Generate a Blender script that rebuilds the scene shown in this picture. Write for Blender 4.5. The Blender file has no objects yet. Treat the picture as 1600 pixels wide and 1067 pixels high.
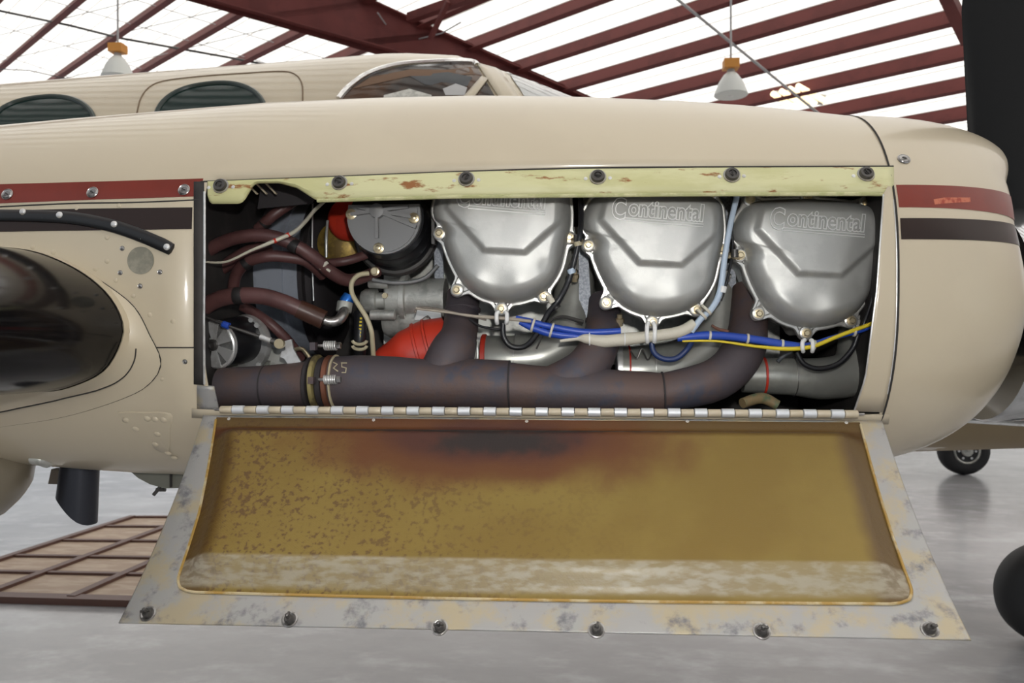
import bpy, bmesh, math, random
from mathutils import Vector, Matrix
from mathutils.bvhtree import BVHTree
random.seed(7)
S = bpy.context.scene
COL = S.collection
PI = math.pi
# ------------------------------------------------------------------ camera, sky, lights, exposure
H = 1.40
F = 1250.0
PSI = math.radians(4.7)
cd = bpy.data.cameras.new('camera'); cam = bpy.data.objects.new('camera', cd); COL.objects.link(cam)
cam.location = (0, 0, H); cam.rotation_euler = (PI/2, 0, PSI)
cd.sensor_width = 36; cd.lens = F/1600*36; cd.clip_start = 0.02; cd.clip_end = 300
cd.dof.use_dof = True; cd.dof.focus_distance = 1.34; cd.dof.aperture_fstop = 9.0
S.camera = cam
w = bpy.data.worlds.new('sky'); S.world = w; w.use_nodes = True
w.node_tree.nodes['Background'].inputs[0].default_value = (0.86, 0.93, 1.0, 1)
w.node_tree.nodes['Background'].inputs[1].default_value = 0.5
def light(name, kind, loc, energy, color=(1,1,1), rot=(0,0,0), size=None):
    l = bpy.data.lights.new(name, kind); l.energy = energy; l.color = color
    if size is not None:
        if kind == 'SUN': l.angle = size
        elif kind == 'AREA': l.size = size
        else: l.shadow_soft_size = size
    o = bpy.data.objects.new(name, l); o.location = loc; o.rotation_euler = rot; COL.objects.link(o); return o
light('sun', 'SUN', (0, 0, 30), 5.9, (1, 0.97, 0.92), (math.radians(8), math.radians(6), 0), math.radians(3))
light('camera_flash', 'POINT', (0.05, -0.03, H+0.13), 27.0, (1, 0.98, 0.95), size=0.02)
S.view_settings.view_transform = 'Standard'; S.view_settings.look = 'None'
S.view_settings.exposure = 0.36; S.view_settings.gamma = 1.0; S.view_settings.use_curve_mapping = False

# ------------------------------------------------------------------ projection helpers (photo pixel + depth -> world point)
FW = Vector((-math.sin(PSI), math.cos(PSI), 0)); RT = Vector((math.cos(PSI), math.sin(PSI), 0)); UP = Vector((0, 0, 1))
CP = Vector((0, 0, H))
def ray(px, py): return FW + RT*((px-800)/F) + UP*((533.5-py)/F)
def P(px, py, Y):
    d = ray(px, py); return CP + d*(Y/d.y)
def sc(px, Y):                       # metres per pixel there
    return (Y/ray(px, 533).y)/F
def proj(p):
    d = p-CP; t = d.dot(FW); return 800+F*d.dot(RT)/t, 533.5-F*d.z/t
def lerp(a, b, t): return a+(b-a)*t
def interp(pts, x):
    if x <= pts[0][0]: return pts[0][1]
    for (a, b), (c, d) in zip(pts, pts[1:]):
        if x <= c: return b+(d-b)*(x-a)/(c-a)
    return pts[-1][1]
def sstep(x):
    x = max(0, min(1, x)); return x*x*(3-2*x)

# ------------------------------------------------------------------ mesh helpers
class MB:
    def __init__(s): s.v = []; s.f = []; s.uv = None
    def add(s, vs, fs):
        b = len(s.v); s.v += [Vector(v) for v in vs]; s.f += [tuple(i+b for i in f) for f in fs]; return s
    def box(s, c, d, R=None):
        x, y, z = d[0]/2, d[1]/2, d[2]/2
        vs = [Vector((i*x, j*y, k*z)) for i in (-1, 1) for j in (-1, 1) for k in (-1, 1)]
        if R is not None: vs = [R @ v for v in vs]
        c = Vector(c)
        return s.add([v+c for v in vs], [(0,1,3,2),(4,6,7,5),(0,4,5,1),(2,3,7,6),(0,2,6,4),(1,5,7,3)])
    def grid(s, rows, closed_u=False, closed_v=False):
        n, m = len(rows), len(rows[0]); vs = [p for r in rows for p in r]; fs = []
        for i in range(n if closed_v else n-1):
            for j in range(m if closed_u else m-1):
                a = i*m+j; b = i*m+(j+1) % m; c = ((i+1) % n)*m+(j+1) % m; d = ((i+1) % n)*m+j
                fs.append((a, b, c, d))
        return s.add(vs, fs)
    def tube(s, pts, rad, seg=14, sub=5, cap=True):
        pts = [Vector(p) for p in pts]
        if not hasattr(rad, '__len__'): rad = [rad]*len(pts)
        pp, rr = [], []
        n = len(pts)
        if n > 2 and sub > 1:
            for i in range(n-1):
                p0 = pts[max(i-1, 0)]; p1 = pts[i]; p2 = pts[i+1]; p3 = pts[min(i+2, n-1)]
                for k in range(sub):
                    t = k/sub
                    pp.append(0.5*((2*p1)+(p2-p0)*t+(2*p0-5*p1+4*p2-p3)*t*t+(3*p1-p0-3*p2+p3)*t**3))
                    rr.append(lerp(rad[i], rad[i+1], sstep(t)))
            pp.append(pts[-1]); rr.append(rad[-1])
        else: pp, rr = pts, list(rad)
        rows = []; up = None
        for i, p in enumerate(pp):
            t = (pp[min(i+1, len(pp)-1)]-pp[max(i-1, 0)])
            if t.length < 1e-9: t = Vector((0, 0, 1))
            t.normalize()
            if up is None: up = t.orthogonal().normalized()
            up = (up-t*up.dot(t)); up.normalize(); q = t.cross(up)
            rows.append([p+(up*math.cos(a)+q*math.sin(a))*rr[i] for a in [2*PI*k/seg for k in range(seg)]])
        b = len(s.v); s.grid(rows, closed_u=True)
        if cap:
            s.f.append(tuple(range(b+seg-1, b-1, -1))); e = b+(len(pp)-1)*seg; s.f.append(tuple(range(e, e+seg)))
        return s
    def lathe(s, o, ax, prof, seg=32, a0=0):     # prof: (distance along axis, radius)
        o = Vector(o); ax = Vector(ax).normalized(); u = ax.orthogonal().normalized(); q = ax.cross(u)
        rows = [[o+ax*d+(u*math.cos(a)+q*math.sin(a))*max(r, 1e-5) for a in [a0+2*PI*k/seg for k in range(seg)]] for d, r in prof]
        b = len(s.v); s.grid(rows, closed_u=True)
        s.f.append(tuple(range(b+seg-1, b-1, -1))); e = b+(len(prof)-1)*seg; s.f.append(tuple(range(e, e+seg)))
        return s
    def prism(s, pts, off):                       # pts outline (Vectors), off extrusion vector
        n = len(pts); off = Vector(off)
        return s.add(list(pts)+[Vector(p)+off for p in pts], [tuple(range(n)), tuple(range(2*n-1, n-1, -1))]+[(i, i+n, (i+1) % n+n, (i+1) % n) for i in range(n)])
WL = {}
def wloc(o): return WL.get(o.name, Vector(o.location))
def build(name, mb, m, parent=None, smooth=40, thick=None, origin=None):
    v = mb.v
    if parent is not None: O = wloc(parent)
    elif origin is not None: O = Vector(origin)
    else:
        O = Vector([(min(p[i] for p in v)+max(p[i] for p in v))/2 for i in range(3)]); O.z = min(p.z for p in v)
    me = bpy.data.meshes.new(name); me.from_pydata([tuple(p-O) for p in v], [], mb.f); me.validate()
    if mb.uv:
        l = me.uv_layers.new(name='UVMap')
        for lp in me.loops: l.data[lp.index].uv = mb.uv[lp.vertex_index]
    bm = bmesh.new(); bm.from_mesh(me); bmesh.ops.recalc_face_normals(bm, faces=bm.faces); bm.to_mesh(me); bm.free()
    if smooth:
        me.polygons.foreach_set('use_smooth', [True]*len(me.polygons)); me.set_sharp_from_angle(angle=math.radians(smooth))
    me.materials.append(m)
    o = bpy.data.objects.new(name, me); COL.objects.link(o)
    if parent is not None: o.parent = parent
    else: o.location = O
    WL[o.name] = O.copy()
    if thick:
        md = o.modifiers.new('thickness', 'SOLIDIFY'); md.thickness = thick; md.offset = -1
    return o
def empty(name, loc):
    o = bpy.data.objects.new(name, None); COL.objects.link(o); o.location = loc; o.empty_display_size = .05; WL[o.name] = Vector(loc); return o
def tag(o, label, cat=None, group=None, kind=None):
    if label: o['label'] = label
    if cat: o['category'] = cat
    if group: o['group'] = group
    if kind: o['kind'] = kind
    return o
def thing(name, loc, label, cat, group=None): return tag(empty(name, loc), label, cat, group)
def inst(src, name, pos, parent, R=None):           # another object on shared mesh data
    o = bpy.data.objects.new(name, src.data); COL.objects.link(o); o.parent = parent
    o.location = Vector(pos)-wloc(parent); WL[o.name] = Vector(pos)
    if R is not None: o.rotation_euler = R
    return o
def meshonly(name, mb, m, smooth=40):
    o = build(name, mb, m, smooth=smooth, origin=(0, 0, 0)); me = o.data; bpy.data.objects.remove(o); WL.pop(name, None)
    class X: pass
    x = X(); x.data = me; return x

# ------------------------------------------------------------------ materials
def mat(name, c, rough=.5, metal=0, coat=0, c2=None, nscale=8, lo=.45, hi=.6, bump=0, bscale=60, c3=None, n3=30, lo3=.6, hi3=.7, spec=.5, stretch=(1, 1, 1), detail=6):
    m = bpy.data.materials.new(name); m.use_nodes = True; nt = m.node_tree; N = nt.nodes; L = nt.links
    b = N['Principled BSDF']; b.inputs['Roughness'].default_value = rough; b.inputs['Metallic'].default_value = metal
    b.inputs['Base Color'].default_value = (*c, 1); b.inputs['Coat Weight'].default_value = coat; b.inputs['Coat Roughness'].default_value = .11
    b.inputs['Specular IOR Level'].default_value = spec
    tc = N.new('ShaderNodeTexCoord'); mp = N.new('ShaderNodeMapping'); mp.inputs['Scale'].default_value = stretch; L.new(tc.outputs['Object'], mp.inputs[0])
    def noise(sc_, det=detail):
        n = N.new('ShaderNodeTexNoise'); n.inputs['Scale'].default_value = sc_; n.inputs['Detail'].default_value = det; n.inputs['Roughness'].default_value = .62; L.new(mp.outputs[0], n.inputs['Vector']); return n
    def ramp(src, a, bb):
        r = N.new('ShaderNodeMapRange'); r.interpolation_type = 'SMOOTHSTEP'; r.inputs[1].default_value = a; r.inputs[2].default_value = bb; L.new(src, r.inputs[0]); return r.outputs[0]
    def mix(fac, A, B):
        x = N.new('ShaderNodeMix'); x.data_type = 'RGBA'; L.new(fac, x.inputs[0])
        for s_, v in ((6, A), (7, B)):
            if isinstance(v, tuple): x.inputs[s_].default_value = (*v, 1)
            else: L.new(v, x.inputs[s_])
        return x.outputs[2]
    col = None
    if c2: col = mix(ramp(noise(nscale).outputs[0], lo, hi), c, c2)
    if c3: col = mix(ramp(noise(n3).outputs[0], lo3, hi3), col if col else c, c3)
    if col: L.new(col, b.inputs['Base Color'])
    if bump:
        bp = N.new('ShaderNodeBump'); bp.inputs['Strength'].default_value = bump; bp.inputs['Distance'].default_value = .002
        L.new(noise(bscale, 4).outputs[0], bp.inputs['Height']); L.new(bp.outputs[0], b.inputs['Normal'])
    return m
M = {}
M['beige'] = mat('beige_paint', (.54, .465, .335), .40, coat=.55, c2=(.52, .445, .32), nscale=3)
M['red'] = mat('red_stripe_paint', (.185, .022, .011), .35, coat=.3, spec=.3, c2=(.165, .02, .010))
M['brown'] = mat('brown_stripe_paint', (.020, .009, .006), .35, coat=.25, spec=.25)
M['seam'] = mat('dark_seam', (.03, .027, .024), .8)
M['primer'] = mat('yellow_green_primer', (.60, .58, .33), .5, c2=(.52, .50, .25), nscale=9, c3=(.26, .10, .025), n3=38, lo3=.57, hi3=.66, bump=.2, stretch=(.45, 1, 1.6))
M['bare'] = mat('worn_aluminium_frame', (.36, .355, .345), .45, .35, c2=(.42, .36, .25), nscale=16, lo=.45, hi=.62, c3=(.16, .16, .175), n3=26, lo3=.52, hi3=.70, bump=.25, bscale=50)
M['alu'] = mat('bright_aluminium', (.72, .72, .71), .35, .6, c2=(.58, .57, .55), nscale=30)
M['hingegrey'] = mat('hinge_knuckle_metal', (.70, .72, .74), .38, .35)
M['steel'] = mat('steel', (.42, .41, .40), .3, .9, c2=(.2, .19, .18), nscale=60)
M['darksteel'] = mat('dark_steel', (.10, .095, .09), .4, .7)
M['brass'] = mat('cadmium_plated_bolt', (.62, .52, .34), .32, .8)
M['cover'] = mat('satin_grey_enamel', (.50, .50, .475), .38, .45, bump=.15, bscale=900, c2=(.44, .44, .42), nscale=12)
M['cover_edge'] = mat('brightened_raised_lettering', (.88, .88, .86), .4, .25)  # lighter copy of the cover paint, highlight on raised edges put into the colour
M['flange'] = mat('flange_metal', (.58, .57, .54), .28, .7)
M['casting'] = mat('cast_aluminium', (.56, .56, .52), .42, .45, c2=(.38, .38, .35), nscale=25, bump=.3, bscale=200)
M['exhaust'] = mat('heat_stained_steel', (.082, .068, .076), .6, .2, c2=(.115, .074, .064), nscale=9, lo=.42, hi=.66, c3=(.06, .064, .09), n3=14, lo3=.52, hi3=.68, bump=.3, bscale=120)
M['exhaust_dark'] = mat('dark_exhaust_joint', (.035, .03, .032), .7, .2)
M['hose'] = mat('maroon_fire_sleeve', (.11, .048, .045), .42, c2=(.085, .036, .034), nscale=20, bump=.15, bscale=200)
M['hosedark'] = mat('black_hose_band', (.015, .013, .013), .5)
M['rubber'] = mat('black_rubber', (.012, .012, .014), .32)
M['tyre'] = mat('tyre_rubber', (.013, .013, .014), .7)
M['boot'] = mat('glossy_black_deice_boot', (.005, .0045, .005), .13, spec=.3, c2=(.010, .008, .007), nscale=5)
M['drum'] = mat('blue_grey_canister', (.36, .39, .45), .38, .1, c2=(.27, .295, .34), nscale=12)
M['bay'] = mat('dark_bay_wall', (.022, .019, .018), .7, c2=(.035, .03, .027), nscale=10)  # near-black base with slight random mottling
M['redduct'] = mat('orange_red_silicone', (.62, .045, .02), .42, c2=(.5, .035, .018), nscale=14)
M['intake'] = mat('grey_intake_tube', (.42, .42, .38), .32, .5, c2=(.33, .33, .30), nscale=9)
M['blue'] = mat('blue_loom_sleeve', (.02, .07, .42), .35)
M['yellow'] = mat('yellow_wire', (.75, .58, .03), .4)
M['loom'] = mat('cream_loom_wrap', (.62, .58, .48), .6, bump=.4, bscale=300)
M['white'] = mat('white_plastic', (.8, .8, .78), .4)
M['palewire'] = mat('pale_blue_sleeve', (.50, .60, .72), .35)
M['cream'] = mat('cream_tube', (.50, .44, .29), .4)
M['baffle'] = mat('speckled_baffle_metal', (.22, .24, .27), .5, .3, c2=(.36, .38, .42), nscale=220, lo=.4, hi=.6)
M['capgrey'] = mat('matte_grey_cap', (.24, .24, .24), .5, .2)
M['brassy'] = mat('brass_disc', (.38, .26, .06), .45, .5, c2=(.2, .13, .04), nscale=30)
M['chrome'] = mat('polished_spinner_metal', (.62, .63, .64), .12, 1)
M['glass'] = mat('tinted_window_glass', (.010, .026, .023), .12, spec=.22)
M['chrometrim'] = mat('chrome_window_trim', (.75, .75, .74), .15, 1)
M['beam'] = mat('red_oxide_steel', (.145, .036, .032), .6, spec=.25, c2=(.12, .030, .027), nscale=2)
M['lampglass'] = mat('milky_lamp_shade', (.7, .72, .68), .3)
M['orange'] = mat('orange_ballast_box', (.65, .28, .05), .5)
M['galv'] = mat('galvanised_conduit', (.42, .42, .42), .5, .4)
M['wallwhite'] = mat('pale_hangar_wall', (.6, .6, .58), .7)
M['tan_tile'] = mat('tan_floor_panel', (.34, .25, .18), .6, c2=(.42, .33, .25), nscale=4, stretch=(1, 4, 1))
M['brown_bar'] = mat('brown_floor_strip', (.10, .045, .032), .5)
M['shaded_belly'] = mat('shaded_tan_belly', (.30, .225, .125), .5)  # tan belly darkened, its shade put into the colour
M['greyband'] = mat('grey_metal_band', (.33, .32, .30), .3, .5, c2=(.25, .24, .23), nscale=4, stretch=(1, 1, 6))
M['seatbrown'] = mat('brown_headliner', (.17, .10, .06), .8)
M['gmp'] = mat('gunmetal_plastic', (.05, .055, .06), .5)
# translucent roof sheeting
m = bpy.data.materials.new('translucent_roof_sheet'); m.use_nodes = True; nt = m.node_tree; nt.nodes.clear()
out = nt.nodes.new('ShaderNodeOutputMaterial'); mx = nt.nodes.new('ShaderNodeMixShader'); mx.inputs[0].default_value = .6
df = nt.nodes.new('ShaderNodeBsdfDiffuse'); tr = nt.nodes.new('ShaderNodeBsdfTranslucent')
df.inputs[0].default_value = (.85, .84, .82, 1); tr.inputs[0].default_value = (.90, .885, .86, 1)
nt.links.new(df.outputs[0], mx.inputs[1]); nt.links.new(tr.outputs[0], mx.inputs[2]); nt.links.new(mx.outputs[0], out.inputs[0]); M['roof'] = m
# floor: polished concrete
m = mat('polished_concrete', (.40, .405, .42), .2, c2=(.29, .29, .305), nscale=1.2, lo=.3, hi=.7, stretch=(.6, 1, 1), c3=(.53, .54, .57), n3=4, lo3=.45, hi3=.8, bump=.08, bscale=3)
M['floor'] = m
# door pan: fibreglass with burnt heat stain (real stain, uv = across / down the pan)
def pan_material():
    m = bpy.data.materials.new('scorched_olive_fibreglass'); m.use_nodes = True; nt = m.node_tree; N = nt.nodes; L = nt.links
    b = N['Principled BSDF']; b.inputs['Roughness'].default_value = .42; b.inputs['Specular IOR Level'].default_value = .35; b.inputs['Coat Weight'].default_value = .06; b.inputs['Coat Roughness'].default_value = .22
    uv = N.new('ShaderNodeUVMap'); sep = N.new('ShaderNodeSeparateXYZ'); L.new(uv.outputs[0], sep.inputs[0]); U, V = sep.outputs[0], sep.outputs[1]
    tc = N.new('ShaderNodeTexCoord')
    def noise(s, d=5, st=None):
        n = N.new('ShaderNodeTexNoise'); n.inputs['Scale'].default_value = s; n.inputs['Detail'].default_value = d
        if st:
            mp = N.new('ShaderNodeMapping'); mp.inputs['Scale'].default_value = st; L.new(tc.outputs['Object'], mp.inputs[0]); L.new(mp.outputs[0], n.inputs['Vector'])
        else: L.new(tc.outputs['Object'], n.inputs['Vector'])
        return n.outputs[0]
    def mth(op, a, bb=None, cc=None):
        n = N.new('ShaderNodeMath'); n.operation = op
        for i, v in enumerate((a, bb, cc)):
            if v is None: continue
            if isinstance(v, (int, float)): n.inputs[i].default_value = v
            else: L.new(v, n.inputs[i])
        return n.outputs[0]
    def rng(src, a, bb, lo=0, hi=1):
        r = N.new('ShaderNodeMapRange'); r.interpolation_type = 'SMOOTHSTEP'; r.inputs[1].default_value = a; r.inputs[2].default_value = bb; r.inputs[3].default_value = lo; r.inputs[4].default_value = hi; L.new(src, r.inputs[0]); return r.outputs[0]
    def mix(fac, A, B):
        x = N.new('ShaderNodeMix'); x.data_type = 'RGBA'; L.new(fac, x.inputs[0])
        for s_, v in ((6, A), (7, B)):
            if isinstance(v, tuple): x.inputs[s_].default_value = (*v, 1)
            else: L.new(v, x.inputs[s_])
        return x.outputs[2]
    col = mix(rng(noise(5), .4, .65), (.215, .145, .030), (.185, .118, .022))
    # reddish speckles, mostly on the left two thirds
    sp = mth('MULTIPLY', rng(mth('ADD', mth('MULTIPLY', noise(130, 3, (1, 1, 1)), .7), mth('MULTIPLY', noise(17, 2), .3)), .50, .62), rng(U, .75, .08, 0, .75))
    col = mix(sp, col, (.085, .038, .016))
    # edge browning around the raised border, towards the sides and top
    ev = mth('MINIMUM', mth('MINIMUM', mth('MULTIPLY', U, 2.6), mth('MULTIPLY', mth('SUBTRACT', 1.0, U), 2.6)), mth('MULTIPLY', V, 1.0))
    col = mix(rng(mth('ADD', ev, mth('MULTIPLY', noise(18), .05)), .18, .11, 0, .75), col, (.075, .036, .010))
    # heat plume
    def gauss(u0, v0, su, sv):
        du = mth('DIVIDE', mth('SUBTRACT', U, u0), su); dv = mth('DIVIDE', mth('SUBTRACT', V, v0), sv)
        return mth('EXPONENT', mth('MULTIPLY', mth('ADD', mth('MULTIPLY', du, du), mth('MULTIPLY', dv, dv)), -1.0))
    nz2 = mth('MULTIPLY', mth('SUBTRACT', noise(40, 6), .5), .6)
    nz = mth('MULTIPLY', mth('SUBTRACT', noise(14, 6), .5), .5)
    band = mth('MULTIPLY', mth('MULTIPLY', rng(V, .055, .068), rng(V, .150, .125)), rng(mth('ADD', U, nz), .80, .55, .45, .9))
    col = mix(band, col, (.060, .022, .009))
    orange = rng(mth('ADD', mth('MAXIMUM', gauss(.44, .16, .30, .30), gauss(.38, .09, .42, .045)), nz), .22, .62)
    col = mix(orange, col, (.115, .040, .010))
    red = rng(mth('ADD', mth('MAXIMUM', gauss(.45, .16, .21, .20), gauss(.38, .10, .50, .035)), nz), .35, .75)
    col = mix(red, col, (.070, .022, .013))
    blk = rng(mth('ADD', mth('MAXIMUM', gauss(.42, .105, .30, .034), mth('MULTIPLY', gauss(.46, .19, .13, .10), .66)), nz2), .22, .58)
    col = mix(blk, col, (.022, .015, .014))
    # lower bevel: flash highlight painted into the colour as a streaky pale band
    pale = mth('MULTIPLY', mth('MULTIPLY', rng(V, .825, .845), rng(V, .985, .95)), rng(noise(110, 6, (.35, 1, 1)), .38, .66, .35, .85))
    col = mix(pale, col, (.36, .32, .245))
    L.new(col, b.inputs['Base Color'])
    wv = N.new('ShaderNodeTexChecker'); wv.inputs['Scale'].default_value = 420; L.new(tc.outputs['Object'], wv.inputs[0])
    hh = mth('ADD', mth('MULTIPLY', wv.outputs['Fac'], .12), noise(120, 5))
    bp = N.new('ShaderNodeBump'); bp.inputs['Strength'].default_value = .45; bp.inputs['Distance'].default_value = .0015; L.new(hh, bp.inputs['Height']); L.new(bp.outputs[0], b.inputs['Normal'])
    return m
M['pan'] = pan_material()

# ================================================================== SETTING: hangar
floor = build('floor', MB().box((0, 12, -.05), (70, 60, .1)), M['floor'], smooth=0); tag(floor, 'grey polished concrete hangar floor', kind='structure')
# roof plane
pd = ray(-500, 533.5).normalized(); pd.z = 0; pd.normalize()             # purlin direction
nd = Vector((pd.y, -pd.x, 0))
if nd.y < 0: nd = -nd
RC, RS = 8.0, -.25
def roof_hit(px, py, drop=0):
    d = ray(px, py); k = d.x*nd.x+d.y*nd.y
    t = (RC-drop)/(d.z-RS*k); return CP+d*t
def roof_z(x, y): return H+RC+RS*(x*nd.x+y*nd.y)
ts = []
for y in (-30, 29, 87, 140, 183):
    p = roof_hit(1400, y); ts.append(p.x*nd.x+p.y*nd.y)
dT = (ts[-1]-ts[0])/4; t0 = ts[0]
slope_dir = Vector((nd.x, nd.y, RS)).normalized(); rn = pd.cross(slope_dir).normalized()
if rn.z < 0: rn = -rn
def rpt(t, u, below=0):
    x = nd.x*t+pd.x*u; y = nd.y*t+pd.y*u; return Vector((x, y, roof_z(x, y)))-rn*below
ceiling = empty('ceiling', (0, 10, 8)); tag(ceiling, 'white translucent hangar roof on red oxide purlins', kind='structure')
def bar(a, b, wdt, hgt, up):
    a, b = Vector(a), Vector(b); d = (b-a).normalized(); up = (up-d*up.dot(d)).normalized(); s_ = d.cross(up)
    vs = [p+s_*(i*wdt/2)+up*(j*hgt/2) for p in (a, b) for i, j in ((-1, -1), (1, -1), (1, 1), (-1, 1))]
    return vs, [(0,1,2,3),(7,6,5,4),(0,4,5,1),(1,5,6,2),(2,6,7,3),(3,7,4,0)]
U0, U1 = -22, 30
for i in range(-26, 14):
    t = t0+i*dT
    for k in range(3):
        a = t+dT*k/3; b = t+dT*(k+1)/3; mb = MB()
        prof = [(a, 0), (a+.04, -.02), (a+.08, 0), ((a+b)/2-.03, 0), ((a+b)/2, -.012), ((a+b)/2+.03, 0), (b, 0)]
        mb.grid([[rpt(q, U0, h), rpt(q, U1, h)] for q, h in prof]); build('roof_panel', mb, M['roof'], ceiling, smooth=0)
        build('panel_seam', MB().add(*bar(rpt(b-.01, U0, .02), rpt(b-.01, U1, .02), .016, .010, rn)), M['roof'], ceiling, smooth=0)
    mb = MB()
    mb.add(*bar(rpt(t, U0, .16), rpt(t, U1, .16), .012, .30, rn))
    mb.add(*bar(rpt(t+.05, U0, .035), rpt(t+.05, U1, .035), .11, .012, rn))
    mb.add(*bar(rpt(t-.05, U0, .31), rpt(t-.05, U1, .31), .11, .012, rn))
    build('purlin', mb, M['beam'], ceiling, smooth=0)
# tapered main rafter
A = roof_hit(560, -4, .25); B = roof_hit(905, 152, .25)
hd = (B-A); e2 = Vector((hd.x, hd.y, 0)).normalized()
def on_plane(px, py, A=A, n=Vector((e2.y, -e2.x, 0))):
    d = ray(px, py); return CP+d*((A-CP).dot(n)/d.dot(n))
def ext(a, b, k): return a+(b-a)*k
raf = empty('roof_rafter', A); tag(raf, 'deep tapered red oxide rafter crossing the roof above the cockpit', kind='structure')
tA, tB = ext(A, B, -1.4), ext(A, B, 1.5)
C0, C1 = on_plane(312, -2), on_plane(890, 158)
bA, bB = ext(C0, C1, -1.0), ext(C0, C1, 1.3)
nrm = Vector((e2.y, -e2.x, 0))
build('web', MB().prism([tA-nrm*.01, tB-nrm*.01, bB-nrm*.01, bA-nrm*.01], nrm*.02), M['beam'], raf, smooth=0)
build('lower_flange', MB().add(*bar(bA, bB, .26, .025, Vector((0, 0, 1)))), M['beam'], raf, smooth=0)
build('upper_flange', MB().add(*bar(tA, tB, .26, .025, Vector((0, 0, 1)))), M['beam'], raf, smooth=0)
for k in (.42, .5, .6, .72):
    a = ext(tA, tB, k); b = ext(bA, bB, k); build('stiffener', MB().add(*bar(a, b, .11, .02, nrm)), M['beam'], raf, smooth=0)
# flange braces near the rafter and the brace at the top right
def roofbrace(p, q, r1, r2, wd, nm, lab):
    o = build(nm, MB().add(*bar(roof_hit(*p, r1), roof_hit(*q, r2), wd, wd, UP)), M['beam'], smooth=0); return tag(o, lab, kind='structure')
roofbrace((640, 28), (760, -14), .35, .35, .14, 'roof_strut', 'dark red strut meeting the rafter at the top of the roof')
roofbrace((672, 62), (700, 2), .8, .4, .07, 'roof_brace', 'short red brace rising from the rafter')
roofbrace((1478, -10), (1512, 62), .5, .5, .16, 'frame_member', 'red oxide frame member beside the propeller blade')
# translucent stain strip + conduits
def conduit(nm, pts, r, drop, lab, m='galv'):
    o = build(nm, MB().tube([roof_hit(x, y, drop) for x, y in pts], r, seg=8, sub=1), M[m]); return tag(o, lab, 'pipe')
conduit('conduit', [(1030, -24), (1290, 186)], .022, .36, 'thin grey conduit running diagonally below the roof by the right lamp')
conduit('conduit', [(-40, 8), (0, 17), (110, 40), (190, 60), (370, 92), (430, 104)], .025, .3, 'dark conduit crossing the left roof above the orange topped lamp', 'darksteel')
conduit('roof_cable', [(0, 108), (45, 110), (100, 122), (150, 128)], .012, .4, 'thin black cable drooping over the roof at far left', 'rubber')
conduit('roof_cable', [(590, 20), (610, 48), (650, 62), (690, 52), (720, 35)], .012, .5, 'thin cable looping across the dark rafter', 'galv')
# wires of the roof net on the left
for i, (a, b) in enumerate([((-20, 60), (330, -30)), ((-20, 100), (500, -20)), ((30, 140), (560, 10)), ((-20, 35), (230, 110)), ((40, -10), (420, 100)), ((180, -10), (520, 95)), ((-20, 78), (120, 125))]):
    o = build('net_wire', MB().tube([roof_hit(*a, .12), roof_hit(*b, .12)], .009, seg=5, sub=1), M['galv'], ceiling)
# back wall and side wall
o = build('wall_back', MB().box((18, 34, 2.0), (32, .3, 8.2)), M['wallwhite'], smooth=0); tag(o, 'pale hangar back wall', kind='structure')
o = build('wall_right', MB().box((26, 14, 2.0), (.3, 40, 8.2)), M['wallwhite'], smooth=0); tag(o, 'pale hangar side wall on the right', kind='structure')
# skylight strip with glowing edge (open ridge vents) = yellowish lamps seen through purlins
tl = thing('ceiling_light', roof_hit(1248, 150, .3), 'warm yellow strip lights glowing between the purlins, right of the hanging lamp', 'light')
em = bpy.data.materials.new('warm_lamp_glow'); em.use_nodes = True
em.node_tree.nodes['Principled BSDF'].inputs['Emission Color'].default_value = (1, .78, .42, 1); em.node_tree.nodes['Principled BSDF'].inputs['Emission Strength'].default_value = 1.3
for k in range(4):
    a = roof_hit(1207+k*13, 146-k*4, .25); b = roof_hit(1240+k*17, 168-k*3, .25)
    build('tube', MB().tube([a, b], .05, seg=8, sub=1), em, tl)
build('housing', MB().add(*bar(roof_hit(1205, 150, .15), roof_hit(1288, 156, .15), .3, .05, rn)), M['wallwhite'], tl, smooth=0)

def hang_lamp(px, py, dist, hpx, lab, dim):
    p = CP+ray(px, py)*dist; s_ = dist/F
    L_ = thing('pendant_lamp', p, lab, 'lamp', 'high bay lamps under the roof')
    hgt = hpx*s_
    build('shade', MB().lathe(p, (0, 0, 1), [(0, hgt*.42), (hgt*.03, hgt*.45), (hgt*.12, hgt*.42), (hgt*.35, hgt*.33), (hgt*.55, hgt*.2), (hgt*.62, hgt*.13)], 28), M['lampglass'], L_)
    build('ballast_box', MB().box(p+Vector((0, 0, hgt*.85)), (hgt*.4, hgt*.36, hgt*.24)).lathe(p+Vector((0, 0, hgt*.72)), (0, 0, 1), [(0, hgt*.1), (hgt*.1, hgt*.16)], 12), M['orange'], L_, smooth=30)
    build('neck', MB().lathe(p+Vector((0, 0, hgt*.6)), (0, 0, 1), [(0, hgt*.12), (hgt*.14, hgt*.09)], 12), M['galv'], L_)
    build('bulb', MB().lathe(p-Vector((0, 0, hgt*.02)), (0, 0, 1), [(0, hgt*.05), (hgt*.05, hgt*.12), (hgt*.3, hgt*.1)], 12), M['white'], L_)
    build('hook_rod', MB().tube([p+Vector((0, 0, hgt*.95)), Vector((p.x, p.y, roof_z(p.x, p.y)))], .012, 8, 1), M['galv'], L_)
hang_lamp(1142, 150, 9.0, 58, 'white bell shaped high bay lamp hanging above the middle of the engine cowling', 1)
hang_lamp(184, 122, 9.0, 54, 'bell shaped lamp with an orange box, hanging above the cabin roof at left', 0)

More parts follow.
